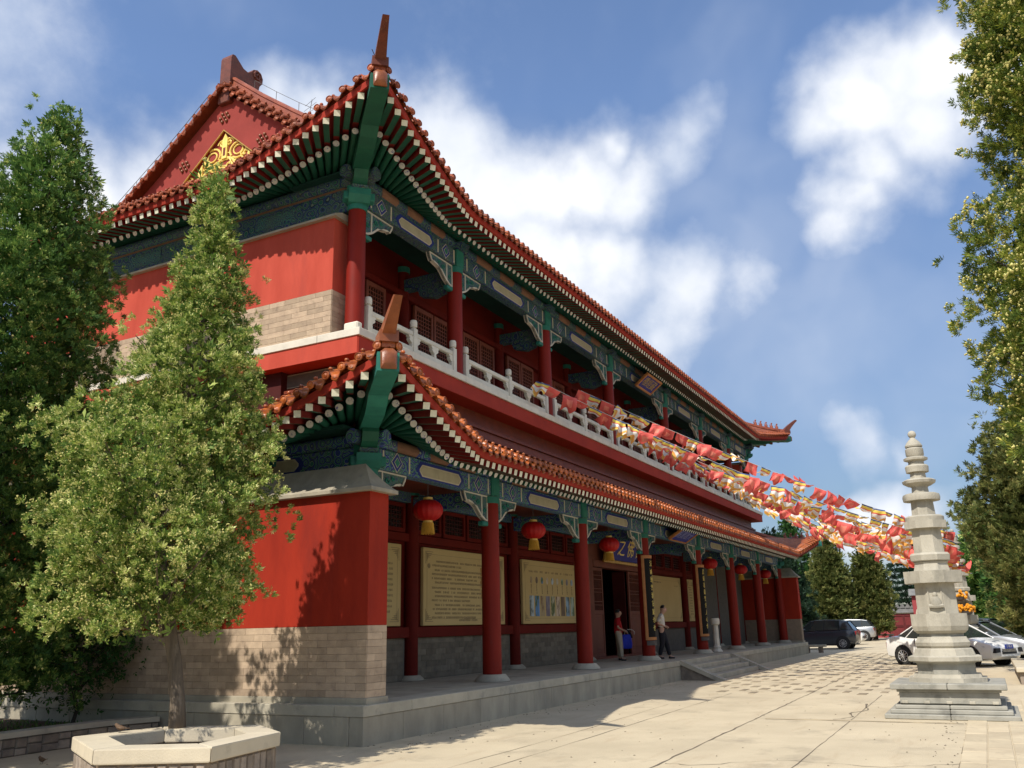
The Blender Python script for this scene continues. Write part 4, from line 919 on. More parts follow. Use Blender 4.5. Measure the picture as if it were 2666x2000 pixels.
# main ridge with end beasts
MB().prism([(MY-.16, 15.9), (MY-.16, 16.12), (MY-.2, 16.15), (MY-.2, 16.22), (MY-.13, 16.26), (MY-.13, 16.48), (MY-.17, 16.5), (MY-.17, 16.56), (MY, 16.66), (MY+.17, 16.56), (MY+.17, 16.5), (MY+.13, 16.48), (MY+.13, 16.26), (MY+.2, 16.22), (MY+.2, 16.15), (MY+.16, 16.12), (MY+.16, 15.9)], 'x', XP+.2, XPF-.2).build('main_ridge', 'ridge_glaze', ur)
for x, sg in ((XP, 1), (XPF, -1)):
    pf = [(-.22, 15.7), (-.24, 16.0), (-.24, 17.0), (-.20, 17.10), (-.10, 17.12), (.05, 17.02), (.22, 16.90), (.40, 16.88), (.52, 16.98), (.60, 17.10), (.74, 17.17), (.88, 17.14), (.97, 17.0), (.96, 16.84), (.86, 16.70), (.82, 16.5), (.88, 16.3), (.98, 16.15), (1.08, 15.95), (1.12, 15.7)]
    o = MB().prism([(x+sg*a, b) for a, b in pf], 'y', MY-.19, MY+.19).build('ridge_beast', 'horn_dark', ur)
    for sy in (-1, 1):
        sw = [(x+sg*(.74+.17*(1-k/16)*math.cos(k*.75)), MY+sy*.20, 16.96+.17*(1-k/16)*math.sin(k*.75)) for k in range(14)]
        MB().path(sw, .035, 5).build('beast_curl', 'horn_dark', o); MB().ball((x+sg*.35, MY+sy*.19, 16.45), .10, 10, 7).build('beast_eye', 'horn_dark', o, smooth=True)
        for k in range(4): MB().path([(x+sg*(.0+.18*k), MY+sy*.195, 16.05+.05*k), (x+sg*(.12+.18*k), MY+sy*.215, 16.2), (x+sg*(.1+.18*k), MY+sy*.195, 16.36)], .028, 5).build('beast_scale', 'horn_dark', o)
    MB().cbox(x-sg*.0-.24, x+.24 if sg < 0 else x+.1, MY-.22, MY+.22, 15.62, 15.95, .02).build('beast_block', 'horn_dark', o)
# hip ridges
def hip_pts(rf, far, inner, n=14):
    q = rf.X1+rf.ef if far else rf.X0-rf.e; T = rf.front(q)[0]+Vector((0, 0, .26)); a = []
    for k in range(n+1):
        t_ = k/n; z = lerp(T.z, inner.z, t_) - math.sin(math.pi*t_)*.32*(1 if rf.key == 'low' else .55)
        a.append(Vector((lerp(T.x, inner.x, t_), lerp(T.y, inner.y, t_), z)))
    return a
hip_ridge(LOW, 0, hip_pts(LOW, 0, Vector((-4.2, .76, 6.20))), (.78, .36), lr, 3, 'tile_glaze')
hip_ridge(LOW, 0, hip_pts(LOW, 1, Vector((31.2, .76, 6.20))), (.50, .62), lr, 5, 'ridge_glaze')
hip_ridge(UPP, 0, hip_pts(UPP, 0, Vector((XP-.2, YK, ZK+.1))), (.80, .36), ur, 4, 'ridge_glaze')
hip_ridge(UPP, 0, hip_pts(UPP, 1, Vector((XPF+.2, YK, ZK+.1))), (.62, .72), ur, 5, 'ridge_glaze')
# lightning wire on short posts along the eaves, an aerial
wr = MB(); pts = []
def wire(pts_, sag=.0, r=.008):
    wr.path(pts_, r, 4)
fr_ = []
for k in range(40):
    x = lerp(UPP.X0-UPP.e+.1, UPP.X1+UPP.ef-.2, k/39); T, _, g = UPP.front(x); p_ = T+Vector((0, .25, .62)); fr_.append(p_)
    if k % 2: wr.path([T+Vector((0, .25, .30)), p_], .007, 4)
fr_[0] = fr_[0]+Vector((.0, 0, .25)); wire(fr_)
gd = []
for k in range(14):
    y = lerp(UPP.Y0-UPP.e+.1, 10.5, k/13); T, _, g = UPP.side(y); p_ = T+Vector((.35, 0, .72)); gd.append(p_)
    if k in (2, 5, 8, 11): wr.path([T+Vector((.35, 0, .34)), p_], .007, 4)
wire(gd)
for half in (0, 1):
    pp = []
    for y in (2.4, 3.2, 4.0, 4.8, 5.6) if half == 0 else (2.2, 3.1, 4.0, 4.9, 5.7):
        yy = y if not half else 2*MY-y; p_ = Vector((XP-.05, yy, up_prof(y)+.80)); pp.append(p_); wr.path([p_-Vector((0, 0, .30)), p_], .007, 4)
    wire(pp)
wr.build('lightning_wire', 'iron', ur, fix=False)
an = MB(); b0 = Vector((-1.2, 5.0, 15.0)); an.path([b0, b0+Vector((.1, -.1, 1.15))], .008, 5)
for k, l_ in enumerate((.26, .22, .18)):
    c = b0+Vector((.07, -.07, .75+.16*k)); an.path([c+Vector((0, -l_, .08)), c, c+Vector((0, l_, -.08))], .005, 4)
tag(an.build('roof_aerial', 'iron'), 'thin wire television aerial standing on the upper roof slope behind the gable', 'aerial')
# ---------------- text helper ----------------
def text_mesh(s_, size, m_, ext=.004):
    cu = bpy.data.curves.new('lettering', 'FONT'); cu.body = s_; cu.size = size; cu.align_x = 'CENTER'; cu.align_y = 'CENTER'; cu.extrude = ext
    ob = bpy.data.objects.new('lettering', cu); col.objects.link(ob); dg = bpy.context.evaluated_depsgraph_get(); me = bpy.data.meshes.new_from_object(ob.evaluated_get(dg))
    bpy.data.objects.remove(ob); me.materials.clear(); me.materials.append(MATS[m_]); return me
# ---------------- lanterns ----------------
mat('lantern_silk', (.52, .012, .010), (.42, .008, .008), .5, 3, transl=.25, spec=.35)
mat('lantern_gold', (.72, .50, .12), (.60, .38, .08), .45, 9, spec=.45)
mat('fringe', (.60, .34, .04), (.46, .24, .03), .7, 40, stretch=(3, 3, .2), bump=.4)
def lantern(x, y, z, label):
    o = thing('lantern', (x, y, z-.52), label, 'lantern', 'red lanterns hung along the porch')
    n = 32; rows = []
    for k in range(17):
        t_ = math.pi*(.10+.80*k/16); rows.append([( (.315*math.sin(t_)**.85)*(1-.035*abs(math.cos(n/4*a)))*math.cos(a), (.315*math.sin(t_)**.85)*(1-.035*abs(math.cos(n/4*a)))*math.sin(a), .52-.225*math.cos(t_)) for a in [2*math.pi*i/96 for i in range(97)]])
    b = MB(); b.grid(rows); link('silk_globe', b.mesh('silk_globe', 'lantern_silk', 'all', fix=False), o, local=True)
    link('top_band', MB().lathe([(.09, .725), (.10, .73), (.10, .785), (.085, .79)], 24).mesh('top_band', 'lantern_gold', True), o, local=True)
    link('bottom_band', MB().lathe([(.085, .25), (.10, .255), (.10, .31), (.09, .315)], 24).mesh('bottom_band', 'lantern_gold', True), o, local=True)
    fr = MB(); m2 = 44
    for i in range(m2):
        a = 2*math.pi*i/m2; r_ = .128+.006*(i % 2); fr.tube((.108*math.cos(a), .108*math.sin(a), .262), (r_*math.cos(a), r_*math.sin(a), .03+.012*(i % 3)), .010, .009, 4)
    link('fringe', fr.mesh('fringe', 'fringe'), o, local=True)
    link('cord', MB().tube((0, 0, .78), (0, 0, 1.10), .008, n=5).mesh('cord', 'iron'), o, local=True); return o
for x, w_ in ((-2.45, 'left of the first free porch column'), (2.45, 'between the first and second free columns'), (7.65, 'before the blue door plaque'), (18.95, 'right of the second couplet column'), (24.25, 'second from the far end of the porch'), (29.5, 'at the far end of the porch')):
    lantern(x, .1, 4.08, 'red silk lantern with gold fringe '+w_)
# ---------------- plaques ----------------
def plaque(name, label, cx, y, z, W, H, tilt, s_, size, frame_m, txt_m='gold_paint', bw=.11):
    o = thing(name, (cx, y, z), label, 'plaque'); o.rotation_euler = (tilt, 0, 0)
    link('panel', MB().cbox(-W/2, W/2, -.03, .03, 0, H, .006).mesh('panel', 'blue_sign'), o, local=True)
    f = MB()
    for q in ((-W/2-bw, W/2+bw, -bw, .0), (-W/2-bw, W/2+bw, H, H+bw)): f.cbox(q[0], q[1], -.07, .04, q[2], q[3], .02)
    for q in ((-W/2-bw, -W/2), (W/2, W/2+bw)): f.cbox(q[0], q[1], -.068, .04, 0, H, .02)
    link('frame', f.mesh('frame', frame_m), o, local=True)
    link('lettering', text_mesh(s_, size, txt_m), o, (0, -.036, H/2), (R_(90), 0, 0), local=True); return o
mat('gold_dull', (.42, .30, .12), (.32, .22, .09), .6, 8)
plaque('name_plaque', 'blue plaque with gold characters in a tilted frame under the upper eaves', 13.45, .62, 10.45, 1.5, .52, R_(52), '樓經藏', .42, 'orange_frame', 'gold_dull', .085)
mat('pale_letter', (.20, .22, .48), (.17, .19, .42), .6, 8)
plaque('eaves_sign', 'plain blue sign with pale characters tilted out under the lower eaves', 13.4, -.30, 4.62, 1.85, .60, R_(58), '殿寶雄大', .42, 'orange_frame', 'pale_letter', .05)
plaque('door_plaque', 'wide blue plaque with gold brush characters in a gilt frame above the doorway', 13.5, 1.86, 3.98, 3.7, .92, R_(14), '師 之 佛 諸', .74, 'gilt', 'gold_paint', .12)
# ---------------- couplet boards on the two middle columns ----------------
def couplet(x, label, s_):
    o = thing('couplet_board', (x, 0, 1.22), label, 'couplet board'); rI, rO = .222, .250
    def arc(r0, r1, a0, a1, z0, z1):
        mb = MB(); n = 14; A = [R_(lerp(a0, a1, k/n)) for k in range(n+1)]
        ring_ = lambda r_, z: [(r_*math.sin(a), -r_*math.cos(a), z) for a in A]
        mb.grid([ring_(r0, z0), ring_(r1, z0), ring_(r1, z1), ring_(r0, z1), ring_(r0, z0)])
        for k in (0, n): mb.add([(r0*math.sin(A[k]), -r0*math.cos(A[k]), z0), (r1*math.sin(A[k]), -r1*math.cos(A[k]), z0), (r1*math.sin(A[k]), -r1*math.cos(A[k]), z1), (r0*math.sin(A[k]), -r0*math.cos(A[k]), z1)], [(0, 1, 2, 3)])
        return mb
    link('board', arc(rI, rO, -74, 74, .06, 2.62).mesh('board', 'black_lacquer', True), o, local=True)
    f = arc(rI, rO+.03, -86, -66, 0, 2.68); 
    for q in ((66, 86, 0, 2.68), (-66, 66, 0, .09), (-66, 66, 2.58, 2.68)):
        g_ = arc(rI, rO+.028, *q); b_ = len(f.v); f.v += g_.v; f.f += [tuple(i+b_ for i in t_) for t_ in g_.f]; f.m += g_.m
    link('frame', f.mesh('frame', 'orange_frame', True), o, local=True)
    link('foot_block', arc(rI, rO+.02, -80, 80, -.16, -.02).mesh('foot_block', 'iron', True), o, local=True)
    for k, ch in enumerate(s_):
        me = text_mesh(ch, .21, 'gold_paint', .002)
        for v in me.vertices:      # wrap the character round the board
            a = v.co.x/rO; r_ = rO+.006+v.co.z; v.co = Vector((r_*math.sin(a), -r_*math.cos(a), v.co.y))
        link('character', me, o, (0, 0, 2.40-k*.255), local=True)
couplet(10.4, 'black couplet board in an orange frame on the column beside the person in white', '法雨慈雲皆甘露也也'[:9]); couplet(16.625, 'black couplet board in an orange frame on the column beside the white stone post', '晨鐘暮鼓警世人心也'[:9])
# ---------------- notice boards on the porch wall ----------------
PIC = []
for k, (a, b) in enumerate((((.10, .12, .10), (.45, .55, .60)), ((.08, .14, .07), (.12, .30, .65)), ((.22, .13, .07), (.40, .32, .18)), ((.25, .24, .27), (.18, .16, .2)), ((.10, .14, .05), (.5, .46, .36)), ((.14, .08, .05), (.6, .5, .38)), ((.13, .09, .06), (.2, .14, .1)), ((.10, .15, .15), (.3, .45, .6)), ((.12, .18, .1), (.4, .48, .42)))):
    PIC.append('picture_%d' % k); mat(PIC[-1], a, b, .5, 4.5, lo=.42, hi=.56, stretch=(1, 1, .6))
mat('picture_map', (.20, .14, .07), (.32, .24, .13), .6, 3); mat('flower', (.42, .22, .06), (.30, .14, .04), .6, 8)
def notice(x0, x1, label, kind, z0=1.80, z1=3.66, y=2.20):
    cx = (x0+x1)/2; o = thing('notice_board', (cx, y, z0), label, 'notice board'); W = x1-x0; H = z1-z0; f = y
    MB().cbox(x0, x1, y-.04, y+.05, z0, z1, .012).build('sheet', 'board_tan', o)
    yy = y-.0425; R2 = random.Random(int(cx*10))
    br = MB(); q = .16
    for a in ((x0+q, x1-q, z0+q-.006, z0+q), (x0+q, x1-q, z1-q, z1-q+.006), (x0+q-.006, x0+q, z0+q, z1-q), (x1-q, x1-q+.006, z0+q, z1-q)): br.box(a[0], a[1], yy-.001, yy+.003, a[2], a[3])
    for sx in (0, 1):
        for sz in (0, 1):
            for j in range(4):
                X = x0+.09 if not sx else x1-.09; Z = z0+.09 if not sz else z1-.09; dx = 1 if not sx else -1; dz = 1 if not sz else -1
                br.box(*sorted((X+dx*.05*j*.5, X+dx*(.34-.05*j))), yy-.001, yy+.003, *sorted((Z+dz*.045*j, Z+dz*(.045*j+.014)))); br.box(*sorted((X+dx*.045*j, X+dx*(.045*j+.014))), yy-.001, yy+.003, *sorted((Z+dz*.05*j*.5, Z+dz*(.30-.05*j))))
    br.build('border', 'ink_pale', o)
    tx = MB()
    def line(xa, xb, z, h=.05, dense=.9):
        x = xa
        while x < xb:
            wch = h*R2.uniform(.75, 1.0)
            if R2.random() < dense:
                for s_ in range(3):
                    if R2.random() < .8: zq = z+h*(s_-1)*.36; tx.box(x, x+wch*R2.uniform(.6, .95), yy-.002, yy+.003, zq-.006, zq+.006)
                xv = x+wch*R2.uniform(.2, .6); tx.box(xv, xv+.009, yy-.0025, yy+.003, z-h*.48, z+h*.48)
            x += wch*1.12
    if kind == 'text':
        rows = [(.62, .97, 3.34), (.40, .52, 3.24), (.62, .98, 3.13), (.40, .98, 3.03), (.40, .80, 2.93), (.62, .97, 2.83), (.40, 1, 2.70), (.62, .9, 2.60), (.62, 1, 2.50), (.40, .68, 2.40), (.62, 1, 2.29), (.40, 1, 2.19), (.62, 1, 2.09), (.40, .78, 1.99)]
        for a, b, z in rows: line(x0+.38+(a-.4)*.6, x0+.36+(b)*W*.66, z)
        line(x0+W*.46, x0+W*.60, 1.98-.02); line(x0+W*.40, x0+W*.62, 1.93-.01)
        fl = MB()
        for k in range(26): fl.ball((x0+W*.70+R2.uniform(-.1, .16), yy, 2.75+R2.uniform(-.25, .6)), R2.uniform(.03, .06), 6, 4)
        for v_ in range(len(fl.v)): fl.v[v_] = (fl.v[v_][0], yy+(fl.v[v_][1]-yy)*.06, fl.v[v_][2])
        fl.build('flower_print', 'flower', o); MB().box(x0+W*.80, x1-.22, yy-.002, yy+.003, 2.5, 3.5).build('picture', 'picture_map', o)
        MB().lathe([(.001, 0), (.07, .001), (.07, .005)], 12, (0, 0, 0)).build('crest', 'ink_pale', o).data.transform(Matrix.Translation((x0+.24, yy, 3.22)) @ Matrix.Rotation(R_(90), 4, 'X') @ Matrix.Scale(.9, 4))
    elif kind == 'pics':
        for k in range(9):
            xa = x0+.42+k*(W-.75)/9; wd = (W-.75)/9-.09
            MB().box(xa, xa+wd, yy-.002, yy+.003, 2.02, 2.62).build('picture', PIC[k], o)
            dsk = MB(); dsk.ball((0, 0, 0), .085, 10, 6, sz=1.25); d_ = dsk.build('portrait', PIC[(k*4+2) % 9], o); d_.data.transform(Matrix.Translation((xa+wd/2, yy, 3.08)) @ Matrix.Scale(.06, 4, (0, 1, 0)))
            line(xa, xa+wd, 3.33, .06, .8)
            for j in range(8): line(xa+wd*.4, xa+wd*.55, 2.94-j*.035, .022)
    elif kind == 'map':
        line(x0+.3, x1-.9, 3.42, .07); MB().box(x0+W*.62, x1-.2, yy-.002, yy+.003, 2.3, 3.4).build('picture', 'picture_map', o)
        for k in range(9): line(x0+.3, x0+W*.5, 3.2-k*.12)
    else:
        line(x0+.4, x0+1.5, 3.40, .05, .7); line(x1-.9, x1-.4, 3.30, .04, .5)
        if kind == 'rows':
            for k in range(10): line(x0+.35, x1-.35, 3.2-k*.12)
    tx.build('print', 'ink_pale', o)
notice(-4.3, -.42, 'tan notice board mostly hidden behind the gable wall end', 'rows'); notice(.52, 4.67, 'tan notice board with paragraphs of text and a flower print, behind the first free column', 'text'); notice(5.81, 9.9, 'tan notice board with a row of nine narrow pictures, left of the doorway', 'pics')
notice(17.1, 21.35, 'almost bare tan notice board on the wall behind the man', 'plain'); notice(22.3, 23.4, 'narrow tan notice board left of the second couplet column in view', 'rows'); notice(23.5, 24.5, 'tan notice board with a dark picture just behind the white stone post', 'map'); 
# ---------------- white stone post by the second couplet column ----------------
def octa(prof, c, m_, name, parent, rot=R_(22.5)): return MB().lathe(prof, 8, c, rot=rot).build(name, m_, parent)
pp = thing('stone_post', (18.11, -.15, HP), 'short white stone post with a drum head standing on the porch by the couplet column', 'stone post')
octa([(.21, 0), (.21, .05), (.15, .12), (.17, .20), (.12, .24)], (18.11, -.15, HP), 'stone_white', 'foot', pp); octa([(.115, .24), (.10, 1.02)], (18.11, -.15, HP), 'stone_white', 'shaft', pp)
MB().lathe([(.11, 1.02), (.165, 1.06), (.175, 1.12), (.175, 1.24), (.15, 1.29), (.10, 1.29), (.09, 1.26)], 20, (18.11, -.15, HP)).build('drum_head', 'stone_white', pp, smooth=True)
# ---------------- stone pagodas ----------------
mat('pagoda_stone', (.45, .42, .345), (.355, .33, .27), .88, 2.6, bump=.35, bscale=45, stretch=(1, 1, .45), dirt=((.215, .205, .17), 2.4, .50, .74))
mat('pagoda_grey', (0.348, 0.3364, 0.29), (0.261, 0.2552, 0.2204), .85, 3, bump=.25, bscale=50, dirt=((.17, .165, .145), 3, .52, .76))
def pagoda(x, y, label, detail=True):
    o = thing('stone_pagoda', (x, y, 0), label, 'pagoda', 'slender stone pagodas along the yard')
    def L_(name, mb, m_, sm=False): return link(name, mb.mesh(name, m_, sm), o, local=True)
    sq = [(1.065, .00, .085), (.965, .085, .16), (.885, .16, .225), (.76, .225, .245), (.80, .245, .44), (.835, .44, .485), (.93, .485, .585)]
    for k, (h, z0, z1) in enumerate(sq):
        if k in (0, 1, 2, 6):    # each course is two long stones
            for a in (-1, 1):
                mb = MB(); mb.cbox(-h, h, *sorted((a*.003, a*h)), z0+.001, z1, .012); L_('base_course', mb, 'pagoda_grey')
        else: L_('base_course', MB().cbox(-h, h, -h, h, z0+.001, z1, .008), 'pagoda_grey')
    for k in range(5): yq = -.72+.36*k; L_('base_block', MB().cbox(-.815, -.78, yq-.05, yq+.05, .245, .295, .008), 'pagoda_stone')
    r8 = R_(22.5)
    def oc(prof, m_='pagoda_stone', name='octagon_course', n=8, sm=False, wave=None): return L_(name, MB().lathe(prof, n, rot=r8, wave=wave), m_, sm)
    oc([(.70, .585), (.70, .66)]); oc([(.62, .66), (.60, .72)]); oc([(.52, .72), (.52, .895), (.56, .93)], 'pagoda_grey'); oc([(.63, .93), (.66, .95), (.66, 1.02), (.60, 1.04)]); oc([(.56, 1.04), (.52, 1.15), (.49, 1.17)])
    oc([(.46, 1.17), (.49, 1.21), (.50, 1.27), (.46, 1.33), (.44, 1.37)]); oc([(.40, 1.37), (.40, 1.43)], 'pagoda_grey')
    oc([(.43, 1.43), (.49, 1.48), (.515, 1.56), (.515, 1.78)]); oc([(.375, 1.78), (.365, 2.34)], name='shrine_body')
    # niche with a seated figure in relief
    for k in range(1):
        a = math.pi; px, py = -.345, 0.
        L_('niche_frame', MB().cbox(-.362, -.335, -.125, -.10, 1.84, 2.24, .006).cbox(-.362, -.335, .10, .125, 1.84, 2.24, .006).cbox(-.362, -.335, -.10, .10, 1.84, 1.88, .006), 'pagoda_stone')
        f = MB(); f.ball((-.335, 0, 2.12), .045, 10, 8, sz=1.2); f.lathe([(.001, 0), (.10, .0), (.105, .05), (.075, .14), (.05, .17)], 14, (-.33, 0, 1.92)); f.path([(-.375, -.12, 1.92), (-.40, 0, 1.91), (-.375, .12, 1.92)], .035, 6)
        L_('seated_figure', f, 'pagoda_stone', True)
    oc([(.535, 2.34), (.54, 2.56)], name='eave_slab'); oc([(.34, 2.56), (.30, 2.70), (.32, 2.73)]); oc([(.29, 2.73), (.36, 2.76), (.375, 2.86), (.34, 2.90)]) 
    oc([(.285, 2.90), (.27, 3.36)], name='tower_body'); oc([(.395, 3.36), (.40, 3.50)], name='eave_slab'); oc([(.345, 3.50), (.35, 3.58), (.31, 3.61)], n=24, sm=True)
    oc([(.225, 3.61), (.21, 3.90)], name='tower_body'); oc([(.33, 3.90), (.34, 3.97), (.325, 4.02), (.28, 4.04)], n=24, name='eave_slab', sm=True)
    oc([(.165, 4.04), (.155, 4.17), (.20, 4.20)], name='tower_body'); oc([(.20, 4.19), (.28, 4.24), (.295, 4.29), (.25, 4.32), (.2, 4.33)], n=48, wave=.035, sm=True, name='lotus_ring')
    oc([(.155, 4.33), (.145, 4.46)], name='tower_body'); oc([(.205, 4.46), (.215, 4.57), (.19, 4.60)], n=24, sm=True); oc([(.145, 4.60), (.14, 4.68)], n=20, sm=True)
    oc([(.16, 4.68), (.21, 4.70), (.215, 4.74), (.18, 4.76)], n=32, wave=.03, sm=True, name='lotus_ring'); oc([(.14, 4.76), (.165, 4.80), (.165, 4.92), (.13, 4.96)], n=20, sm=True, name='drum')
    oc([(.155, 4.96), (.16, 4.99), (.12, 5.06), (.055, 5.13), (.04, 5.16)], n=20, sm=True, name='dome'); L_('finial', MB().ball((0, 0, 5.22), .078, 14, 10), 'pagoda_stone', True)
    return o
pagoda(1.1, -9.0, 'tall near stone pagoda on a stepped square base in the yard'); pagoda(24.0, -9.0, 'far stone pagoda with orange flowers, half hidden behind the near one')
# orange blossom tied to the far pagoda
mat('orange_bloom', (.75, .33, .02), (.62, .22, .015), .6, 10)
for zz, yy, nn, lb in ((1.95, -9.1, 40, 'bunch of orange flowers in a dark pot on the far pagoda, lower'), (2.5, -8.9, 26, 'hanging orange blossom ornament on the far pagoda, upper')):
    o = thing('flower_bunch', (23.4, yy, zz-.15), lb, 'flowers'); fl = MB()
    for k in range(nn):
        c = (23.4+rnd.uniform(-.2, .1), yy+rnd.uniform(-.32, .32), zz+.1+rnd.uniform(-.12, .14)); fl.ball(c, rnd.uniform(.05, .08), 6, 4)
    fl.build('blossom', 'orange_bloom', o); MB().lathe([(.10, 0), (.2, .05), (.24, .14)], 12, (23.4, yy, zz-.15)).build('pot', 'iron', o)
# ---------------- hexagonal tree planter ----------------
pl_o = [(-10.04, .30), (-10.82, -1.10), (-10.24, -2.23), (-8.89, -1.98), (-8.30, -1.08), (-8.86, .09)]
pcx = sum(q[0] for q in pl_o)/6; pcy = sum(q[1] for q in pl_o)/6
tp = thing('tree_planter', (pcx, pcy, 0), 'low hexagonal stone planter with a thick slab rim around the cypress trunk', 'planter')
def shr(poly, d): 
    o_ = []
    for i, q in enumerate(poly):
        a = Vector(poly[i-1]); b = Vector(q); c = Vector(poly[(i+1) % len(poly)]); d1 = (b-a).normalized(); d2 = (c-b).normalized(); n1_ = Vector((-d1.y, d1.x)); n2_ = Vector((-d2.y, d2.x)); nn = (n1_+n2_).normalized()
        if nn.dot(Vector((pcx, pcy))-b) < 0: nn = -nn
        o_.append(tuple(b+nn*(d/max(.4, nn.dot(n1_) if nn.dot(n1_) > 0 else -nn.dot(n1_)))))
    return o_
inn = shr(pl_o, .36); bo = shr(pl_o, .05); bi = shr(pl_o, .33)
mat('planter_slab', (0.57, 0.5016, 0.3762), (0.4788, 0.4218, 0.3192), .88, 1.8, bump=.2, bscale=55, rndv=.05, dirt=((.33, .29, .22), 4, .58, .82))
for i in range(6):
    j = (i+1) % 6; g_ = .0045
    def sg(p_, q_): return [tuple(Vector(p_).lerp(Vector(q_), g_)), tuple(Vector(p_).lerp(Vector(q_), 1-g_))]
    a, b = sg(pl_o[i], pl_o[j]); c, d = sg(inn[i], inn[j]); c_ = .014
    mb = MB(); z0, z1 = .395, .55
    o4 = [a, b, d, c]; ctr = (sum(q[0] for q in o4)/4, sum(q[1] for q in o4)/4); rows = []
    for z, k in ((z0, c_), (z0+c_, 0), (z1-c_, 0), (z1, c_)): rows.append([(q[0]+(ctr[0]-q[0])*k*1.6, q[1]+(ctr[1]-q[1])*k*1.6, z) for q in o4+[a]])
    mb.grid(rows); n = len(mb.v); mb.f += [(0, 1, 2, 3), (n-5, n-4, n-3, n-2)]; mb.m += [0, 0]; mb.build('rim_slab', 'planter_slab', tp)
    # wall of the planter: upright tiles and rubble
    P0, P1 = Vector(bo[i]), Vector(bo[j]); Q0, Q1 = Vector(bi[i]), Vector(bi[j]); Lw = (P1-P0).length
    MB().add([(*P0, -.02), (*P1, -.02), (*Q1, -.02), (*Q0, -.02), (*P0, .394), (*P1, .394), (*Q1, .394), (*Q0, .394)], [(0, 1, 5, 4), (2, 3, 7, 6), (4, 5, 6, 7)]).build('wall_core', 'mortar', tp)
    d_ = (P1-P0).normalized(); nn = Vector((d_.y, -d_.x)); nn = nn if nn.dot(P0-Vector((pcx, pcy))) > 0 else -nn; u = .02
    while u < Lw-.06:
        w_ = min(rnd.uniform(.10, .26) if i not in (2,) else .135, Lw-.02-u); zc = .02
        zs = [(0, .38)] if i in (2, 3) else ([(0, rnd.uniform(.14, .24))])
        if len(zs) == 1 and zs[0][1] < .3: zs.append((zs[0][1], .38))
        for za, zb in zs:
            A = P0+d_*(u+.008); B = P0+d_*(u+w_-.008); k = rnd.uniform(.012, .028); e_ = .012
            mb = MB(); mb.add([(*(A), za+.006), (*(B), za+.006), (*(B), zb-.006), (*(A), zb-.006)]+[(*(A+d_*e_+nn*k), za+.006+e_), (*(B-d_*e_+nn*k), za+.006+e_), (*(B-d_*e_+nn*k), zb-.006-e_), (*(A+d_*e_+nn*k), zb-.006-e_)], [(0, 1, 5, 4), (1, 2, 6, 5), (2, 3, 7, 6), (3, 0, 4, 7), (4, 5, 6, 7)]).build('wall_stone', 'rubble', tp)
        u += w_
MB().add([(*q, .36) for q in bi], [tuple(range(6))]).build('planter_soil', 'soil', tp)
# ---------------- low garden wall of the bed beside the gable ----------------
bw = [(-13.0, 3.0), (-10.5, 3.42), (-8.8, 3.66), (-7.8, 3.74), (-6.9, 3.70), (-6.08, 3.40)]
gwl = thing('garden_wall', (-8.8, 3.7, 0), 'low rubble wall with grey slab top round the planting bed at left', 'wall')
for a, b in zip(bw, bw[1:]):
    A, B = Vector(a), Vector(b); d_ = (B-A).normalized(); nn = Vector((d_.y, -d_.x)); Lw = (B-A).length
    MB().add([(*(A+nn*-.12), -.02), (*(B+nn*-.12), -.02), (*(B+nn*.12), -.02), (*(A+nn*.12), -.02), (*(A+nn*-.12), .27), (*(B+nn*-.12), .27), (*(B+nn*.12), .27), (*(A+nn*.12), .27)], [(0, 1, 5, 4), (2, 3, 7, 6), (4, 5, 6, 7)]).build('wall_core', 'mortar_grey', gwl)
    n = max(1, round(Lw/.8))
    for k in range(n):
        p_ = A+d_*(Lw*k/n+.004); q_ = A+d_*(Lw*(k+1)/n-.004)
        MB().add([(*(p_+nn*-.17), .272), (*(q_+nn*-.17), .272), (*(q_+nn*.17), .272), (*(p_+nn*.17), .272), (*(p_+nn*-.16), .352), (*(q_+nn*-.16), .352), (*(q_+nn*.16), .352), (*(p_+nn*.16), .352)], [(0, 3, 2, 1), (4, 5, 6, 7), (0, 1, 5, 4), (1, 2, 6, 5), (2, 3, 7, 6), (3, 0, 4, 7)]).build('top_slab', 'stone_cap', gwl)
    u = 0
    while u < Lw-.05:
        w_ = min(rnd.uniform(.16, .42), Lw-u)
        for za, zb in ((0, rnd.uniform(.1, .17)), (None, .265)):
            za = prevz if za is None else za; prevz = zb
            p_ = A+d_*(u+.008)+nn*.12; q_ = A+d_*(u+w_-.008)+nn*.12; k = rnd.uniform(.01, .03); e_ = .015
            MB().add([(*p_, za+.006), (*q_, za+.006), (*q_, zb-.006), (*p_, zb-.006), (*(p_+d_*e_+nn*k), za+.02), (*(q_-d_*e_+nn*k), za+.02), (*(q_-d_*e_+nn*k), zb-.02), (*(p_+d_*e_+nn*k), zb-.02)], [(0, 1, 5, 4), (1, 2, 6, 5), (2, 3, 7, 6), (3, 0, 4, 7), (4, 5, 6, 7)]).build('wall_stone', 'rubble', gwl)
        u += w_
tag(MB().add([(q[0], q[1]+.05, .16) for q in bw]+[(-6.04, 9, .22), (-13, 9, .22)], [tuple(range(8))]).build('bed_soil', 'soil'), kind='structure')
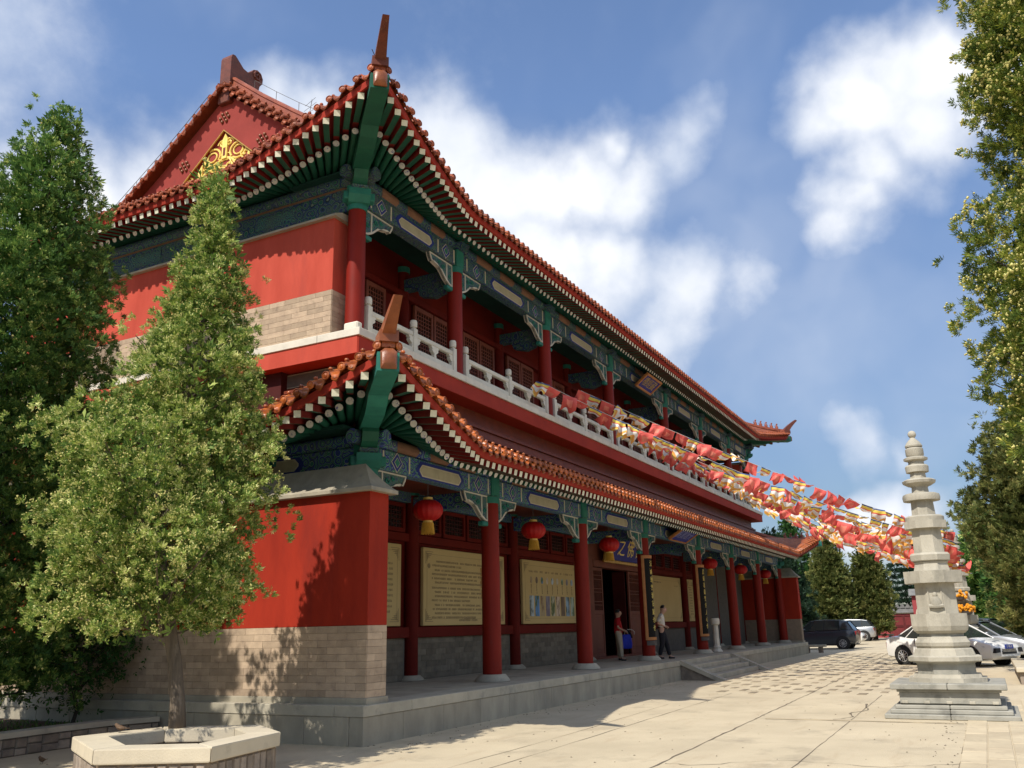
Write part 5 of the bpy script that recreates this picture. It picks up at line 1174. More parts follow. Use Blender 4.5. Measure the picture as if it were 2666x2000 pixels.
# ---------------- far boundary: red wall, gate, moon arch ----------------
mat('far_red', (.30, .055, .06), (.25, .045, .05), .85, 1)
mat('gate_red', (.13, .02, .022), (.10, .016, .018), .6, 3); mat('ridge_grey', (.17, .17, .165), (.12, .12, .12), .85, 3, rndv=.15)
fw_ = thing('boundary_wall', (73, 0, 0), 'low dark red boundary wall with grey tile crest behind the parked cars', 'wall')
MB().box(73, 73.5, -4.1, 30, 0, 2.1).box(73, 73.5, -20, -6.4, 0, 2.3).build('wall', 'far_red', fw_); MB().box(72.92, 73.58, -4.1, 30, 2.1, 2.2).build('string_course', 'stone_cap', fw_)
MB().prism([(72.8, 2.2), (73.7, 2.2), (73.25, 2.75)], 'y', -4.1, 30).build('tile_crest', 'ridge_grey', fw_)
tk = MB().prism([(-.2, 0), (.2, 0), (.16, .2), (.05, .36), (-.05, .36), (-.16, .2)], 'x', -.08, .08).mesh('crest_tile', 'ridge_grey')
for k in range(26): link('crest_tile', tk, fw_, (73.1, -3.9+k*.46, 2.62))
gt = thing('iron_gate', (72.9, -2.7, 0), 'dark red barred gate in the boundary wall', 'gate'); fr = MB()
for y0, y1 in ((-1.62, -2.95), (-3.0, -3.72)):
    for q in ((y0, y0-.08), (y1+.08, y1)): fr.box(72.86, 72.94, min(q), max(q), .05, 2.0)
    for z in (.08, .95, 1.05, 1.92): fr.box(72.87, 72.93, y1, y0, z, z+.06)
fr.build('gate_frame', 'gate_red', gt)
for k in range(22): y = -1.7-k*.092; MB().box(72.885, 72.915, y-.018, y+.018, .1, 1.95).build('bar', 'gate_red', gt)
MB().box(72.95, 72.99, -3.75, -1.6, .05, 2.0).build('backing', 'far_red', gt)
ah = thing('moon_arch', (72.8, -5.3, 0), 'red gatehouse wall with a pale rimmed round arch, behind the near pagoda', 'gate'); arc_ = [(-5.3+1.15*math.cos(R_(a)), 1.9+1.15*math.sin(R_(a))) for a in range(0, 181, 12)]
pol = [(-6.8, 0), (-6.8, 3.7), (-3.9, 3.7), (-3.9, 0), (-4.15, 0)]+arc_+[(-6.45, 0)]
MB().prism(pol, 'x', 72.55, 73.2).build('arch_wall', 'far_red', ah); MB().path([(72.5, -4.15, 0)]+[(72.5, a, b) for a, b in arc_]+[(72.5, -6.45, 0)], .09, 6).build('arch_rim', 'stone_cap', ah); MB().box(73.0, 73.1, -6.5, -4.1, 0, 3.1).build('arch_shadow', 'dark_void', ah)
MB().prism([(72.2, 3.7), (73.5, 3.7), (72.85, 4.3)], 'y', -7.0, -3.7).build('arch_roof', 'ridge_grey', ah)
fn = thing('red_railing', (66, -12, 0), 'dark red railing behind the parked cars at right', 'railing')
for k in range(60): MB().box(64.98, 65.02, -8.2-k*.16, -8.16-k*.16, 0, 2.2).build('bar', 'gate_red', fn)
MB().box(64.96, 65.04, -18, -8, 2.1, 2.2).box(64.96, 65.04, -18, -8, .3, .38).build('rail', 'gate_red', fn)
# stone kerbs and benches
def bench(x, y, rz, label, W=1.3, m_='stone_cap'):
    o = thing('stone_bench', (x, y, 0), label, 'bench', None, rz)
    link('seat', MB().cbox(-W/2, W/2, -.2, .2, .30, .42, .015).mesh('seat', m_), o, local=True)
    for s_ in (-1, 1): link('support', MB().cbox(s_*(W/2-.3)-.11, s_*(W/2-.3)+.11, -.15, .15, 0, .30, .01).mesh('support', 'rubble'), o, local=True)
bench(34.3, -1.15, R_(90), 'grey stone bench at the far end of the porch platform, by the dark car'); bench(66.5, -1.4, R_(90), 'pale stone bench in front of the boundary wall', 2.2)
pk = thing('kerb_planter', (13.3, -10.75, 0), 'tan stone planter kerb at the right edge in front of the white sedan', 'planter')
MB().cbox(9.3, 15.2, -11.3, -10.27, .30, .42, .015).build('rim_slab', 'planter_slab', pk)
for k in range(14): MB().cbox(9.4+k*.41, 9.4+k*.41+.395, -11.2, -10.33, -.02, .298, .015).build('wall_stone', 'rubble', pk)
# ---------------- foliage ----------------
import numpy as np
def leaf_mat(name, cols, transl=.32):
    """leaf colour picked per leaflet from the 'tint' attribute"""
    m = bpy.data.materials.new(name); m.use_nodes = True; t = m.node_tree; p = t.nodes['Principled BSDF']; L = t.links.new
    p.inputs['Roughness'].default_value = .6; p.inputs['Specular IOR Level'].default_value = .25
    at = nd(t, 'ShaderNodeAttribute', attribute_name='tint'); cr = nd(t, 'ShaderNodeValToRGB'); L(at.outputs['Fac'], cr.inputs[0])
    e = cr.color_ramp; e.elements[0].color = (*cols[0][1], 1); e.elements[0].position = cols[0][0]; e.elements[1].color = (*cols[-1][1], 1); e.elements[1].position = cols[-1][0]
    for pos, c in cols[1:-1]: x = e.elements.new(pos); x.color = (*c, 1)
    L(cr.outputs[0], p.inputs['Base Color']); tr = nd(t, 'ShaderNodeBsdfTranslucent'); L(cr.outputs[0], tr.inputs['Color'])
    ms = nd(t, 'ShaderNodeMixShader'); ms.inputs[0].default_value = transl; L(p.outputs[0], ms.inputs[1]); L(tr.outputs[0], ms.inputs[2]); L(ms.outputs[0], t.nodes['Material Output'].inputs[0]); MATS[name] = m
leaf_mat('leaf_near', [(0, (0.060, 0.125, 0.028)), (.35, (0.160, 0.260, 0.052)), (.65, (0.381, 0.470, 0.101)), (1, (0.800, 0.800, 0.360))])
leaf_mat('leaf_left', [(0, (0.048, 0.116, 0.029)), (.4, (0.100, 0.207, 0.046)), (.75, (0.251, 0.372, 0.084)), (1, (0.670, 0.743, 0.239))])
leaf_mat('leaf_right', [(0, (0.056, 0.100, 0.020)), (.4, (0.137, 0.193, 0.029)), (.7, (0.274, 0.306, 0.048)), (1, (0.547, 0.515, 0.097))])
leaf_mat('leaf_olive', [(0, (0.057, 0.083, 0.023)), (.4, (0.122, 0.151, 0.040)), (.7, (0.215, 0.222, 0.064)), (1, (0.372, 0.343, 0.129))])
leaf_mat('leaf_green', [(0, (0.020, 0.063, 0.018)), (.5, (0.043, 0.122, 0.025)), (1, (0.114, 0.229, 0.043))])
leaf_mat('leaf_dark', [(0, (0.010, 0.029, 0.018)), (.5, (0.021, 0.052, 0.026)), (1, (0.046, 0.085, 0.039))])
mat('bark', (.16, .125, .09), (.10, .08, .06), .95, 5, bump=.8, bscale=18, stretch=(3, 3, .35), dirt=((.26, .21, .16), 6, .55, .75))
mat('bark_dark', (.05, .042, .034), (.035, .03, .025), .95, 6, bump=.5, stretch=(2, 2, .5))
mat('cone', (.62, .56, .22), (.50, .47, .16), .7, 12, rndv=.1)
def sprays(P, Dr, size, rg, nleaf=5, tint=(.0, 1.), width=.3, bud=.25):
    """flat cypress sprays: at each point a small fan of slim leaflets; returns verts, quads, tints"""
    n = len(P); Dr = Dr/np.linalg.norm(Dr, axis=1)[:, None]; rv = rg.normal(size=(n, 3)); S = np.cross(Dr, rv); S /= np.linalg.norm(S, axis=1)[:, None]+1e-9
    Nn = np.cross(Dr, S); sz = size*rg.uniform(.65, 1.35, n); V = []; T = []
    base_t = rg.beta(2, 2.2, n)*.75
    for k in range(nleaf):
        a = (k-(nleaf-1)/2)/max(1, (nleaf-1)/2); ang = a*1.15; ln = sz*(1-.35*abs(a))*rg.uniform(.8, 1.2, n); wd = ln*width
        d = Dr*np.cos(ang)+S*np.sin(ang); s_ = -Dr*np.sin(ang)+S*np.cos(ang); o = P+Dr*(sz*.12*(1-abs(a)))[:, None]+Nn*(rg.normal(size=n)*sz*.12)[:, None]
        tip = o+d*ln[:, None]+Nn*(rg.normal(size=n)*ln*.18)[:, None]; mid = o+d*(ln*.55)[:, None]
        V.append(np.stack([o, mid+s_*(wd*.5)[:, None], tip, mid-s_*(wd*.5)[:, None]], 1)); T.append(np.clip(base_t+rg.normal(size=n)*.10+(rg.random(n) < bud)*rg.uniform(.15, .5, n), tint[0], tint[1]))
    V = np.stack(V, 1).reshape(-1, 3); T = np.stack(T, 1).reshape(-1)
    return V, T
def leaf_mesh(name, V, T, m_):
    nf = len(V)//4; me = bpy.data.meshes.new(name); me.vertices.add(len(V)); me.vertices.foreach_set('co', V.astype(np.float32).ravel()); me.loops.add(nf*4); me.polygons.add(nf)
    me.loops.foreach_set('vertex_index', np.arange(nf*4, dtype=np.int32)); me.polygons.foreach_set('loop_start', np.arange(0, nf*4, 4, dtype=np.int32)); me.update(calc_edges=True)
    at = me.attributes.new('tint', 'FLOAT', 'POINT'); at.data.foreach_set('value', np.repeat(T, 4).astype(np.float32)); me.materials.append(MATS[m_]); return me
def crown_clumps(prof, n, rg, lump=.22, off=None):
    """clump centres over a crown whose radius at height z is prof(z); off(z) shifts the axis"""
    zs = np.array([p_[0] for p_ in prof]); rs = np.array([p_[1] for p_ in prof]); C = []; D = []
    zz = np.linspace(zs[0], zs[-1], 200); wz = np.interp(zz, zs, rs)+.08; wz /= wz.sum()
    z = rg.choice(zz, n, p=wz)+rg.normal(size=n)*.05; a = rg.uniform(0, 2*np.pi, n); R0 = np.interp(z, zs, rs)
    lob = 1+lump*np.sin(a*3+z*2.1+rg.uniform(0, 6))*.6+lump*np.sin(a*5-z*3.3+rg.uniform(0, 6))*.5+lump*np.sin(z*5.1+a*2)*.4
    r = R0*lob*np.where(rg.random(n) < .72, rg.uniform(.80, 1.02, n), rg.uniform(.35, .8, n))
    ox = np.zeros(n); oy = np.zeros(n)
    if off is not None: ox = np.interp(z, [o[0] for o in off], [o[1] for o in off]); oy = np.interp(z, [o[0] for o in off], [o[2] for o in off])
    C = np.stack([ox+r*np.cos(a), oy+r*np.sin(a), z], 1); D = np.stack([np.cos(a), np.sin(a), np.full(n, .75)], 1); return C, D
def conifer(name, loc, label, cat, prof, seed, n_cl, per, size, sig, m_, bark_m, trunk_r, trunk_h, off=None, cones=0, cone_r=.013, group=None, bud=.25, width=.3, cl_cone=0, lump=.22, nleaf=5, tint=(0., 1.), limbs=40):
    rg = np.random.default_rng(seed); o = thing(name, loc, label, cat, group)
    C, D = crown_clumps(prof, n_cl, rg, lump, off); zt = prof[-1][0]
    tuft = max(1, per//9); k = np.repeat(np.arange(n_cl), tuft); C2 = C[k]+rg.normal(size=(len(k), 3))*sig          # tufts within a clump
    k2 = np.repeat(np.arange(len(k)), 9); r_t = sig*.42*rg.uniform(.7, 1.3, len(k)); off_ = rg.normal(size=(len(k2), 3)); off_ /= np.linalg.norm(off_, axis=1)[:, None]; off_ *= rg.uniform(.35, 1., len(k2))[:, None]
    P = C2[k2]+off_*r_t[k2][:, None]; Dr = off_*1.2+D[k[k2]]*.9+rg.normal(size=(len(k2), 3))*.25
    V, T = sprays(P, Dr, size, rg, nleaf, tint, width, bud)
    # each clump and each tuft leans to its own shade of green
    ct = rg.normal(size=n_cl)*.10; tt = rg.normal(size=len(k))*.10; T = np.clip(T+np.repeat(ct[k[k2]]+tt[k2], nleaf), 0, 1)
    # coarser sprays fill the inside of the crown
    nin = int(n_cl*5); Ci, Di = crown_clumps([(z_, r_*.66) for z_, r_ in prof], nin, rg, lump*.5, off); Vi, Ti = sprays(Ci+rg.normal(size=Ci.shape)*sig, Di+rg.normal(size=Ci.shape)*.6, size*2.1, rg, 4, tint, .34, .05); V = np.concatenate([V, Vi]); T = np.concatenate([T, np.clip(Ti-.05, 0, 1)])
    link('crown', leaf_mesh('crown', V, T, m_), o, local=True)
    ax = lambda z: Vector((np.interp(z, [q[0] for q in off], [q[1] for q in off]) if off else 0, np.interp(z, [q[0] for q in off], [q[2] for q in off]) if off else 0, z))
    pts = []; rs = []
    for i in range(15):
        z = trunk_h*i/14; w_ = min(1, z/max(.1, prof[0][0]*1.6)); q = ax(z); pts.append(Vector((q.x*w_+rg.normal()*.008*trunk_r*8, q.y*w_+rg.normal()*.008*trunk_r*8, z))); rs.append(trunk_r*(1.22 if i == 0 else 1)*(1-.86*(i/14)**1.15))
    link('trunk', MB().path(pts, rs, 14).mesh('trunk', bark_m, 'all'), o, local=True)
    lb = MB()
    for i in range(limbs):
        c = Vector(C[rg.integers(n_cl)]); z0 = max(prof[0][0]*.9, c.z-(.5+.4*rg.random())*max(.2, Vector((c.x, c.y)).length)); q = ax(min(z0, trunk_h*.95)); lb.path([q, q.lerp(c, .5)+Vector((0, 0, -.04)), c], [.026*trunk_r/.1, .016*trunk_r/.1, .005], 5)
    lo_ = link('limbs', lb.mesh('limbs', bark_m), o, local=True); lo_['kind'] = 'stuff'
    if cones:
        pw = rg.random(n_cl)**2.5; pw /= pw.sum(); kk = rg.choice(n_cl, cones, p=pw); out_m = D[kk]*np.array([1, 1, .2]); k3 = kk*tuft+rg.integers(0, tuft, cones); o3 = rg.normal(size=(cones, 3))+D[kk]*.9; o3 /= np.linalg.norm(o3, axis=1)[:, None]; Pc = C2[k3]+o3*(r_t[k3]*1.15+size*.55)[:, None]
        ico = np.array([(1, 0, 0), (-1, 0, 0), (0, 1, 0), (0, -1, 0), (0, 0, 1), (0, 0, -1.2), (.7, .7, .1), (-.7, .7, .1), (.7, -.7, .1), (-.7, -.7, .1)]); fcs = [(4, 0, 6), (4, 6, 2), (4, 2, 7), (4, 7, 1), (4, 1, 9), (4, 9, 3), (4, 3, 8), (4, 8, 0), (5, 6, 0), (5, 2, 6), (5, 7, 2), (5, 1, 7), (5, 9, 1), (5, 3, 9), (5, 8, 3), (5, 0, 8)]
        mb = MB(); rr = rg.uniform(.75, 1.25, cones)*cone_r
        for j in range(cones): mb.add((ico*rr[j]+Pc[j]).tolist(), fcs)
        cm = mb.mesh('seed_cones', 'cone', fix=False); ob = link('seed_cones', cm, o, local=True); ob['kind'] = 'stuff'
    return o
# the planter tree: heights above the planter floor
conifer('cypress_tree', (-8.90, -.24, .36), 'yellow-green cypress with a bare trunk growing in the hexagonal planter', 'tree',
    [(1.5, .95), (1.75, 1.12), (2.2, 1.28), (2.8, 1.40), (3.4, 1.43), (3.95, 1.40), (4.35, 1.06), (4.75, .90), (5.45, .72), (6.05, .55), (6.6, .38), (7.4, .20), (8.0, .09), (8.25, .03)], 11, 760, 63, .060, .11, 'leaf_near', 'bark', .10, 7.3,
    off=[(0, 0, 0), (1.5, -.16, .32), (2.6, -.21, .41), (3.4, -.23, .45), (4.0, -.25, .49), (4.4, -.16, .31), (4.75, -.09, .17), (5.5, -.05, .10), (6.6, 0, 0), (8.2, -.04, .08)], bud=.40, cones=15000, cone_r=.0105, cl_cone=1, lump=.30, limbs=90)
conifer('cypress_tree', (-7.95, 5.75, .15), 'tall dark green cypress rising above the eaves at the left edge', 'tree',
    [(.7, 1.5), (1.6, 1.85), (4.0, 1.9), (6.0, 1.75), (8.0, 1.45), (9.2, 1.12), (10.3, .85), (11.1, .5), (11.7, .2), (12.0, .04)], 23, 1700, 36, .085, .15, 'leaf_left', 'bark_dark', .15, 11,
    off=[(0, 0, 0), (6, -.1, .15), (9, 0, 0), (12, .12, -.2)], bud=.16, cones=1400, cone_r=.018, lump=.24, limbs=80)
conifer('cypress_tree', (-12.0, 4.3, .0), 'cypress beside the bed, standing outside the left edge of the view', 'tree', [(.9, 1.0), (2.0, 1.4), (4.5, 1.5), (7.0, 1.3), (9.5, .8), (11.6, .1)], 29, 320, 27, .20, .22, 'leaf_left', 'bark_dark', .15, 10.5)
# trees along the right of the yard
conifer('cypress_tree', (-8.30, -11.50, .0), 'near cypress full of yellow seed cones at the upper right edge', 'tree',
    [(2.7, .7), (3.3, 1.22), (4.2, 1.40), (5.0, 1.42), (5.45, 1.20), (5.75, .72), (6.1, .98), (6.8, 1.12), (7.4, 1.05), (8.4, .85), (9.4, .5), (10.2, .1)], 31, 1500, 54, .055, .085, 'leaf_right', 'bark', .13, 9.5, cones=26000, cone_r=.0125, bud=.12, width=.24, lump=.10, limbs=60)
conifer('cypress_tree', (13.5, -12.5, .0), 'broad olive cypress in the kerb planter behind the far pagoda, right edge', 'tree',
    [(1.4, 1.6), (2.2, 2.1), (3.6, 2.35), (5.0, 2.6), (6.0, 2.35), (7.2, 1.7), (8.2, .9), (9.2, .1)], 41, 1150, 36, .13, .22, 'leaf_olive', 'bark_dark', .15, 7.6, bud=.2, lump=.26)
conifer('cypress_tree', (27, -13.2, 0), 'bright green cypress further back along the right side', 'tree', [(1.8, 1.3), (2.6, 2.2), (4.5, 2.4), (6.5, 1.9), (8.5, 1.0), (9.6, .1)], 43, 300, 22, .28, .30, 'leaf_green', 'bark_dark', .16, 8.8, bud=.15)
conifer('cypress_tree', (44, -15.5, 0), 'dark cypress farthest back along the right side', 'tree', [(1.6, 1.6), (3, 2.6), (5.5, 2.6), (8, 1.6), (10, .1)], 47, 260, 20, .36, .36, 'leaf_left', 'bark_dark', .18, 9)
conifer('cypress_tree', (29.8, -12.3, 0), 'olive cypress behind the parked cars, second in the right row', 'tree', [(.9, 1.4), (1.8, 1.9), (4.0, 2.0), (6.5, 1.3), (8.2, .1)], 45, 360, 27, .22, .28, 'leaf_olive', 'bark_dark', .15, 7.5)
conifer('cypress_tree', (47, -13.0, 0), 'green cypress behind the parked cars, third in the right row', 'tree', [(.8, 2.0), (2.0, 2.7), (5.0, 2.6), (8, 1.4), (9.5, .1)], 46, 360, 27, .30, .36, 'leaf_green', 'bark_dark', .18, 8.5)
conifer('cypress_tree', (60, -10.5, 0), 'dark cypress near the end of the boundary wall at right', 'tree', [(.8, 2.0), (2.0, 2.6), (5.0, 2.4), (8, 1.2), (9.5, .1)], 48, 320, 27, .32, .36, 'leaf_left', 'bark_dark', .18, 8.5)
# trees beyond the far end of the hall
for k, (x, y, r_, h_, m_, lb) in enumerate(((55, 4.6, 2.5, 8.3, 'leaf_dark', 'dark cypress directly behind the far end of the hall'), (62, 1.55, 1.75, 9.0, 'leaf_olive', 'olive conical cypress, first right of the far roof corner'), (64, -1.3, 1.35, 8.6, 'leaf_olive', 'narrow olive cypress, second right of the far roof corner'), (84, 8.4, 3.0, 13.2, 'leaf_green', 'green treetop showing above the lower far roof ridge'))):
    conifer('cypress_tree', (x, y, 0), lb, 'tree', [(.9, r_*.75), (1.8, r_), (h_*.35, r_), (h_*.6, r_*.72), (h_*.85, r_*.3), (h_, .05)], 60+k, 420, 27, .24, .30, m_, 'bark_dark', .18, h_*.9, bud=.2, lump=.28, limbs=20)
# cedar: flat tiers
rg = np.random.default_rng(5); ced = thing('cedar_tree', (84, -3.6, 0), 'dark cedar with flat tiers of branches behind the boundary wall', 'tree'); Vs = []; Ts = []
for tier in range(13):
    z = 2.2+tier*.62; Rr = 4.0*(1-tier/14)**.8+.3
    for b in range(11):
        a = 2*math.pi*b/11+tier*.7+rg.normal()*.12; L_ = Rr*rg.uniform(.7, 1.1); n = int(34*L_/2)+8; t_ = rg.random(n)**.7; P = np.stack([t_*L_*math.cos(a), t_*L_*math.sin(a), z+.35*t_-.45*t_**2], 1)+rg.normal(size=(n, 3))*np.array([.22, .22, .06]); Dr = np.tile([math.cos(a), math.sin(a), .1], (n, 1))+rg.normal(size=(n, 3))*.5; V, T = sprays(P, Dr, .34, rg, 5, (0, .8), .22, .1); Vs.append(V); Ts.append(T)
link('crown', leaf_mesh('crown', np.concatenate(Vs), np.concatenate(Ts), 'leaf_dark'), ced, local=True)
link('trunk', MB().path([(0, 0, 0), (.1, 0, 4), (0, .1, 10)], [.3, .2, .05], 10).mesh('trunk', 'bark_dark', 'all'), ced, local=True)
# young broad-leaved tree in the bed
rg = np.random.default_rng(9); yt = thing('young_tree', (-6.75, 4.75, .18), 'young dark leaved tree with a thin crooked trunk in the bed', 'tree')
tp_ = [(0, 0, 0), (.05, -.04, .28), (.02, .02, .55), (.08, -.06, .85), (.05, .02, 1.15), (.1, 0, 1.5)]
tk_ = MB(); tk_.path(tp_, [.038, .032, .03, .026, .02, .01], 7)
ends = []
for b in range(13):
    s_ = Vector(tp_[rg.integers(1, 5)]); a = rg.uniform(0, 6.28); e_ = s_+Vector((math.cos(a)*rg.uniform(.3, .75), math.sin(a)*rg.uniform(.3, .75), rg.uniform(.25, .7))); tk_.path([s_, s_.lerp(e_, .5)+Vector((0, 0, .06)), e_], [.016, .011, .005], 5); ends.append(e_)
link('trunk', tk_.mesh('trunk', 'bark_dark'), yt, local=True)
E_ = np.array([tuple(e_) for e_ in ends]); k = rg.integers(0, len(E_), 1500); P = E_[k]+rg.normal(size=(1500, 3))*np.array([.24, .24, .2]); V, T = sprays(P, rg.normal(size=(1500, 3))+np.array([0, 0, -.3]), .085, rg, 3, (0, .75), .5, .05)
link('crown', leaf_mesh('crown', V, T, 'leaf_green'), yt, local=True)
# ground cover in the bed
P = np.stack([rg.uniform(-11.5, -6.2, 2600), rg.uniform(3.95, 7.5, 2600), np.full(2600, .17)], 1); V, T = sprays(P, rg.normal(size=(2600, 3))*.5+np.array([0, 0, 1]), .07, rg, 3, (0, .6), .25, .1)
tag(link('bed_weeds', leaf_mesh('bed_weeds', V, T, 'leaf_left')), kind='stuff')

# ---------------- strings of flags ----------------
mat('flag_red', (.84, .17, .145), (.76, .12, .105), .7, 6, transl=.22, rndv=.16); mat('flag_disc', (.88, .30, .22), (.84, .24, .18), .7, 6, transl=.22)
for nm, c in (('flag_blue', (.08, .14, .36)), ('flag_yellow', (.92, .72, .14)), ('flag_stripe_red', (.82, .16, .11)), ('flag_white', (.92, .90, .86)), ('flag_orange', (.90, .46, .12))): mat(nm, c, tuple(x*.85 for x in c), .7, 8, transl=.22)
mat('cord_white', (.7, .68, .62), None, .7, 5)
def flag_mesh(seed, kind):
    """cloth hanging from y=0 line: width along X, drop -Z, rippled; striped (blue, yellow, red, white, orange with a pieced hem) or plain red with a pale disc"""
    r = random.Random(seed); W, H = .42, .39; nx, nz = 10, 10; mb = MB(); ph = r.uniform(0, 6); amp = r.uniform(.03, .11); lift = r.uniform(-.3, 1.5); shear = r.uniform(-.25, .25); curl = r.uniform(-.5, .6)
    def P(i, j):
        u = i/nx-.5; v = j/nz; a = lift*v+curl*v*v*.8+(u*.5*curl*v)
        dz = -H*v*math.cos(a*.8); dy = H*v*math.sin(a*.8)+amp*math.sin(ph+u*9+v*3)*v*1.6; return (u*W*(1-.12*v*abs(curl))+shear*v*H, dy, dz+amp*.5*math.sin(ph+u*7)*v)
    for j in range(nz):
        for i in range(nx):
            if kind == 's':
                mi = (0, 1, 1, 2, 3, 3, 3, 4, 4, 9)[j]; mi = (1, 3, 4, 1, 3)[(i//2) % 5] if mi == 9 else mi
            else:
                du = (i+.5)/nx-.5; dv = (j+.5)/nz-.5; mi = 1 if du*du+dv*dv < .055 else 0
            mb.add([P(i, j), P(i+1, j), P(i+1, j+1), P(i, j+1)], [(0, 1, 2, 3)], mi)
    me = mb.mesh('striped_flag' if kind == 's' else 'red_flag', ['flag_blue', 'flag_yellow', 'flag_stripe_red', 'flag_white', 'flag_orange'] if kind == 's' else ['flag_red', 'flag_disc'], fix=False)
    b = bmesh.new(); b.from_mesh(me); bmesh.ops.remove_doubles(b, verts=b.verts, dist=1e-4); b.to_mesh(me); b.free(); me.polygons.foreach_set('use_smooth', [True]*len(me.polygons)); return me
SF = [flag_mesh(100+k, 's') for k in range(8)]; RF = [flag_mesh(200+k, 'r') for k in range(7)]
STR = [((3.6, .28, 8.30), (15.0, -9.4, 4.05), .45, ''), ((6.4, .28, 8.70), (15.6, -9.3, 4.40), .25, ''), ((8.8, .28, 8.25), (14.8, -9.3, 3.90), .42, ''), ((11.5, .28, 8.3), (15.4, -9.4, 3.80), .55, ''),
       ((14.6, .28, 8.2), (15.0, -9.3, 3.60), .45, ''), ((17.8, .28, 8.3), (15.6, -9.4, 3.55), .60, ''), ((21.0, .28, 8.2), (15.2, -9.3, 3.40), .55, ''), ((24.5, .28, 8.3), (15.8, -9.5, 3.35), .65, ''), ((28.0, .28, 8.2), (15.5, -9.4, 3.2), .60, '')]
ORD = ['nearest along the balcony', 'hung highest across the sky', 'third along the balcony', 'fourth along the balcony', 'fifth along the balcony', 'sixth along the balcony', 'seventh along the balcony', 'eighth along the balcony', 'from the far end of the balcony']
for si, (A, B, sag, w_) in enumerate(STR):
    A, B = Vector(A), Vector(B); r = random.Random(300+si); o = thing('flag_string', A, 'string of red and striped prayer flags '+ORD[si], 'bunting', 'flag strings from the balcony across the yard')
    f = lambda t_: A.lerp(B, t_)-Vector((0, 0, sag*4*t_*(1-t_)))
    MB().path([f(k/30) for k in range(31)], .006, 4).build('cord', 'cord_white', o)
    Ln = (B-A).length; u = .12 if si else .05
    while u < Ln-.1:
        t_ = u/Ln; p_ = f(t_); d = f(min(1, t_+.01))-p_; yaw = math.atan2(d.y, d.x); pitch = math.asin(max(-1, min(1, d.z/d.length)))
        k = r.random() < .43
        q = Quaternion((0, 0, 1), yaw) @ Quaternion((0, 1, 0), -pitch) @ Quaternion((1, 0, 0), r.uniform(-.7, 1.2)) @ Quaternion((0, 0, 1), r.uniform(-.45, .45))
        s_ = r.uniform(.9, 1.12); link('red_flag' if k else 'striped_flag', r.choice(RF if k else SF), o, p_, q, (s_*(1 if r.random() < .5 else -1), s_, s_*r.uniform(.9, 1.1)))
        u += r.uniform(.33, .50)
# ---------------- cars ----------------
mat('tyre', (.022, .022, .022), (.03, .03, .03), .85, 9); mat('alloy', (.55, .55, .55), (.45, .45, .46), .35, 9, metal=.6, spec=.5); mat('chrome', (.6, .6, .62), None, .2, 5, metal=.9)
mat('car_glass', (.020, .026, .024), (.03, .035, .033), .06, 2, spec=.8); mat('car_trim', (.02, .02, .022), None, .5, 5); mat('lamp_clear', (.5, .52, .55), (.2, .2, .22), .12, 9, spec=.7); mat('lamp_red', (.30, .01, .012), None, .2, 5, spec=.6); mat('plate_blue', (.02, .05, .34), None, .4, 5)
def paint(name, c, metal=0.): return mat(name, c, tuple(x*.94 for x in c), .28, 1.5, spec=.5, coat=.7, metal=metal)
paint('paint_white', (.78, .78, .76)); paint('paint_navy', (.035, .042, .055), .3); paint('paint_silver', (.42, .44, .46), .5); paint('paint_grey', (.30, .34, .37), .4)
def wheel(o, x, y, r, out):
    t_ = MB(); s_ = 1 if out > 0 else -1; n = 28
    pr = [(r*.66, -.10), (r*.92, -.105), (r, -.08), (r, .08), (r*.92, .105), (r*.66, .10)]
    vs = [(x+q*math.cos(2*math.pi*i/n), y+h, r+q*math.sin(2*math.pi*i/n)) for q, h in pr for i in range(n)]
    t_.add(vs, [(k*n+i, k*n+(i+1) % n, k*n+n+(i+1) % n, k*n+n+i) for k in range(5) for i in range(n)])
    w_ = link('wheel', MB().tube((x, y-s_*.05, r), (x, y+s_*.093, r), r*.67, n=24).mesh('wheel', 'car_trim'), o, local=True)
    link('tyre', t_.mesh('tyre', 'tyre', True), w_, local=True); rm = MB()
    for k in range(10):
        a = 2*math.pi*k/10; rm.path([(x+r*.08*math.cos(a), y+s_*.105, r+r*.08*math.sin(a)), (x+r*.62*math.cos(a), y+s_*.100, r+r*.62*math.sin(a))], r*.055, 5)
    rm.path([(x+r*.64*math.cos(2*math.pi*k/24), y+s_*.100, r+r*.64*math.sin(2*math.pi*k/24)) for k in range(25)], r*.045, 5); rm.tube((x, y+s_*.04, r), (x, y+s_*.112, r), r*.12, n=10)
    link('rim', rm.mesh('rim', 'alloy', True), w_, local=True)
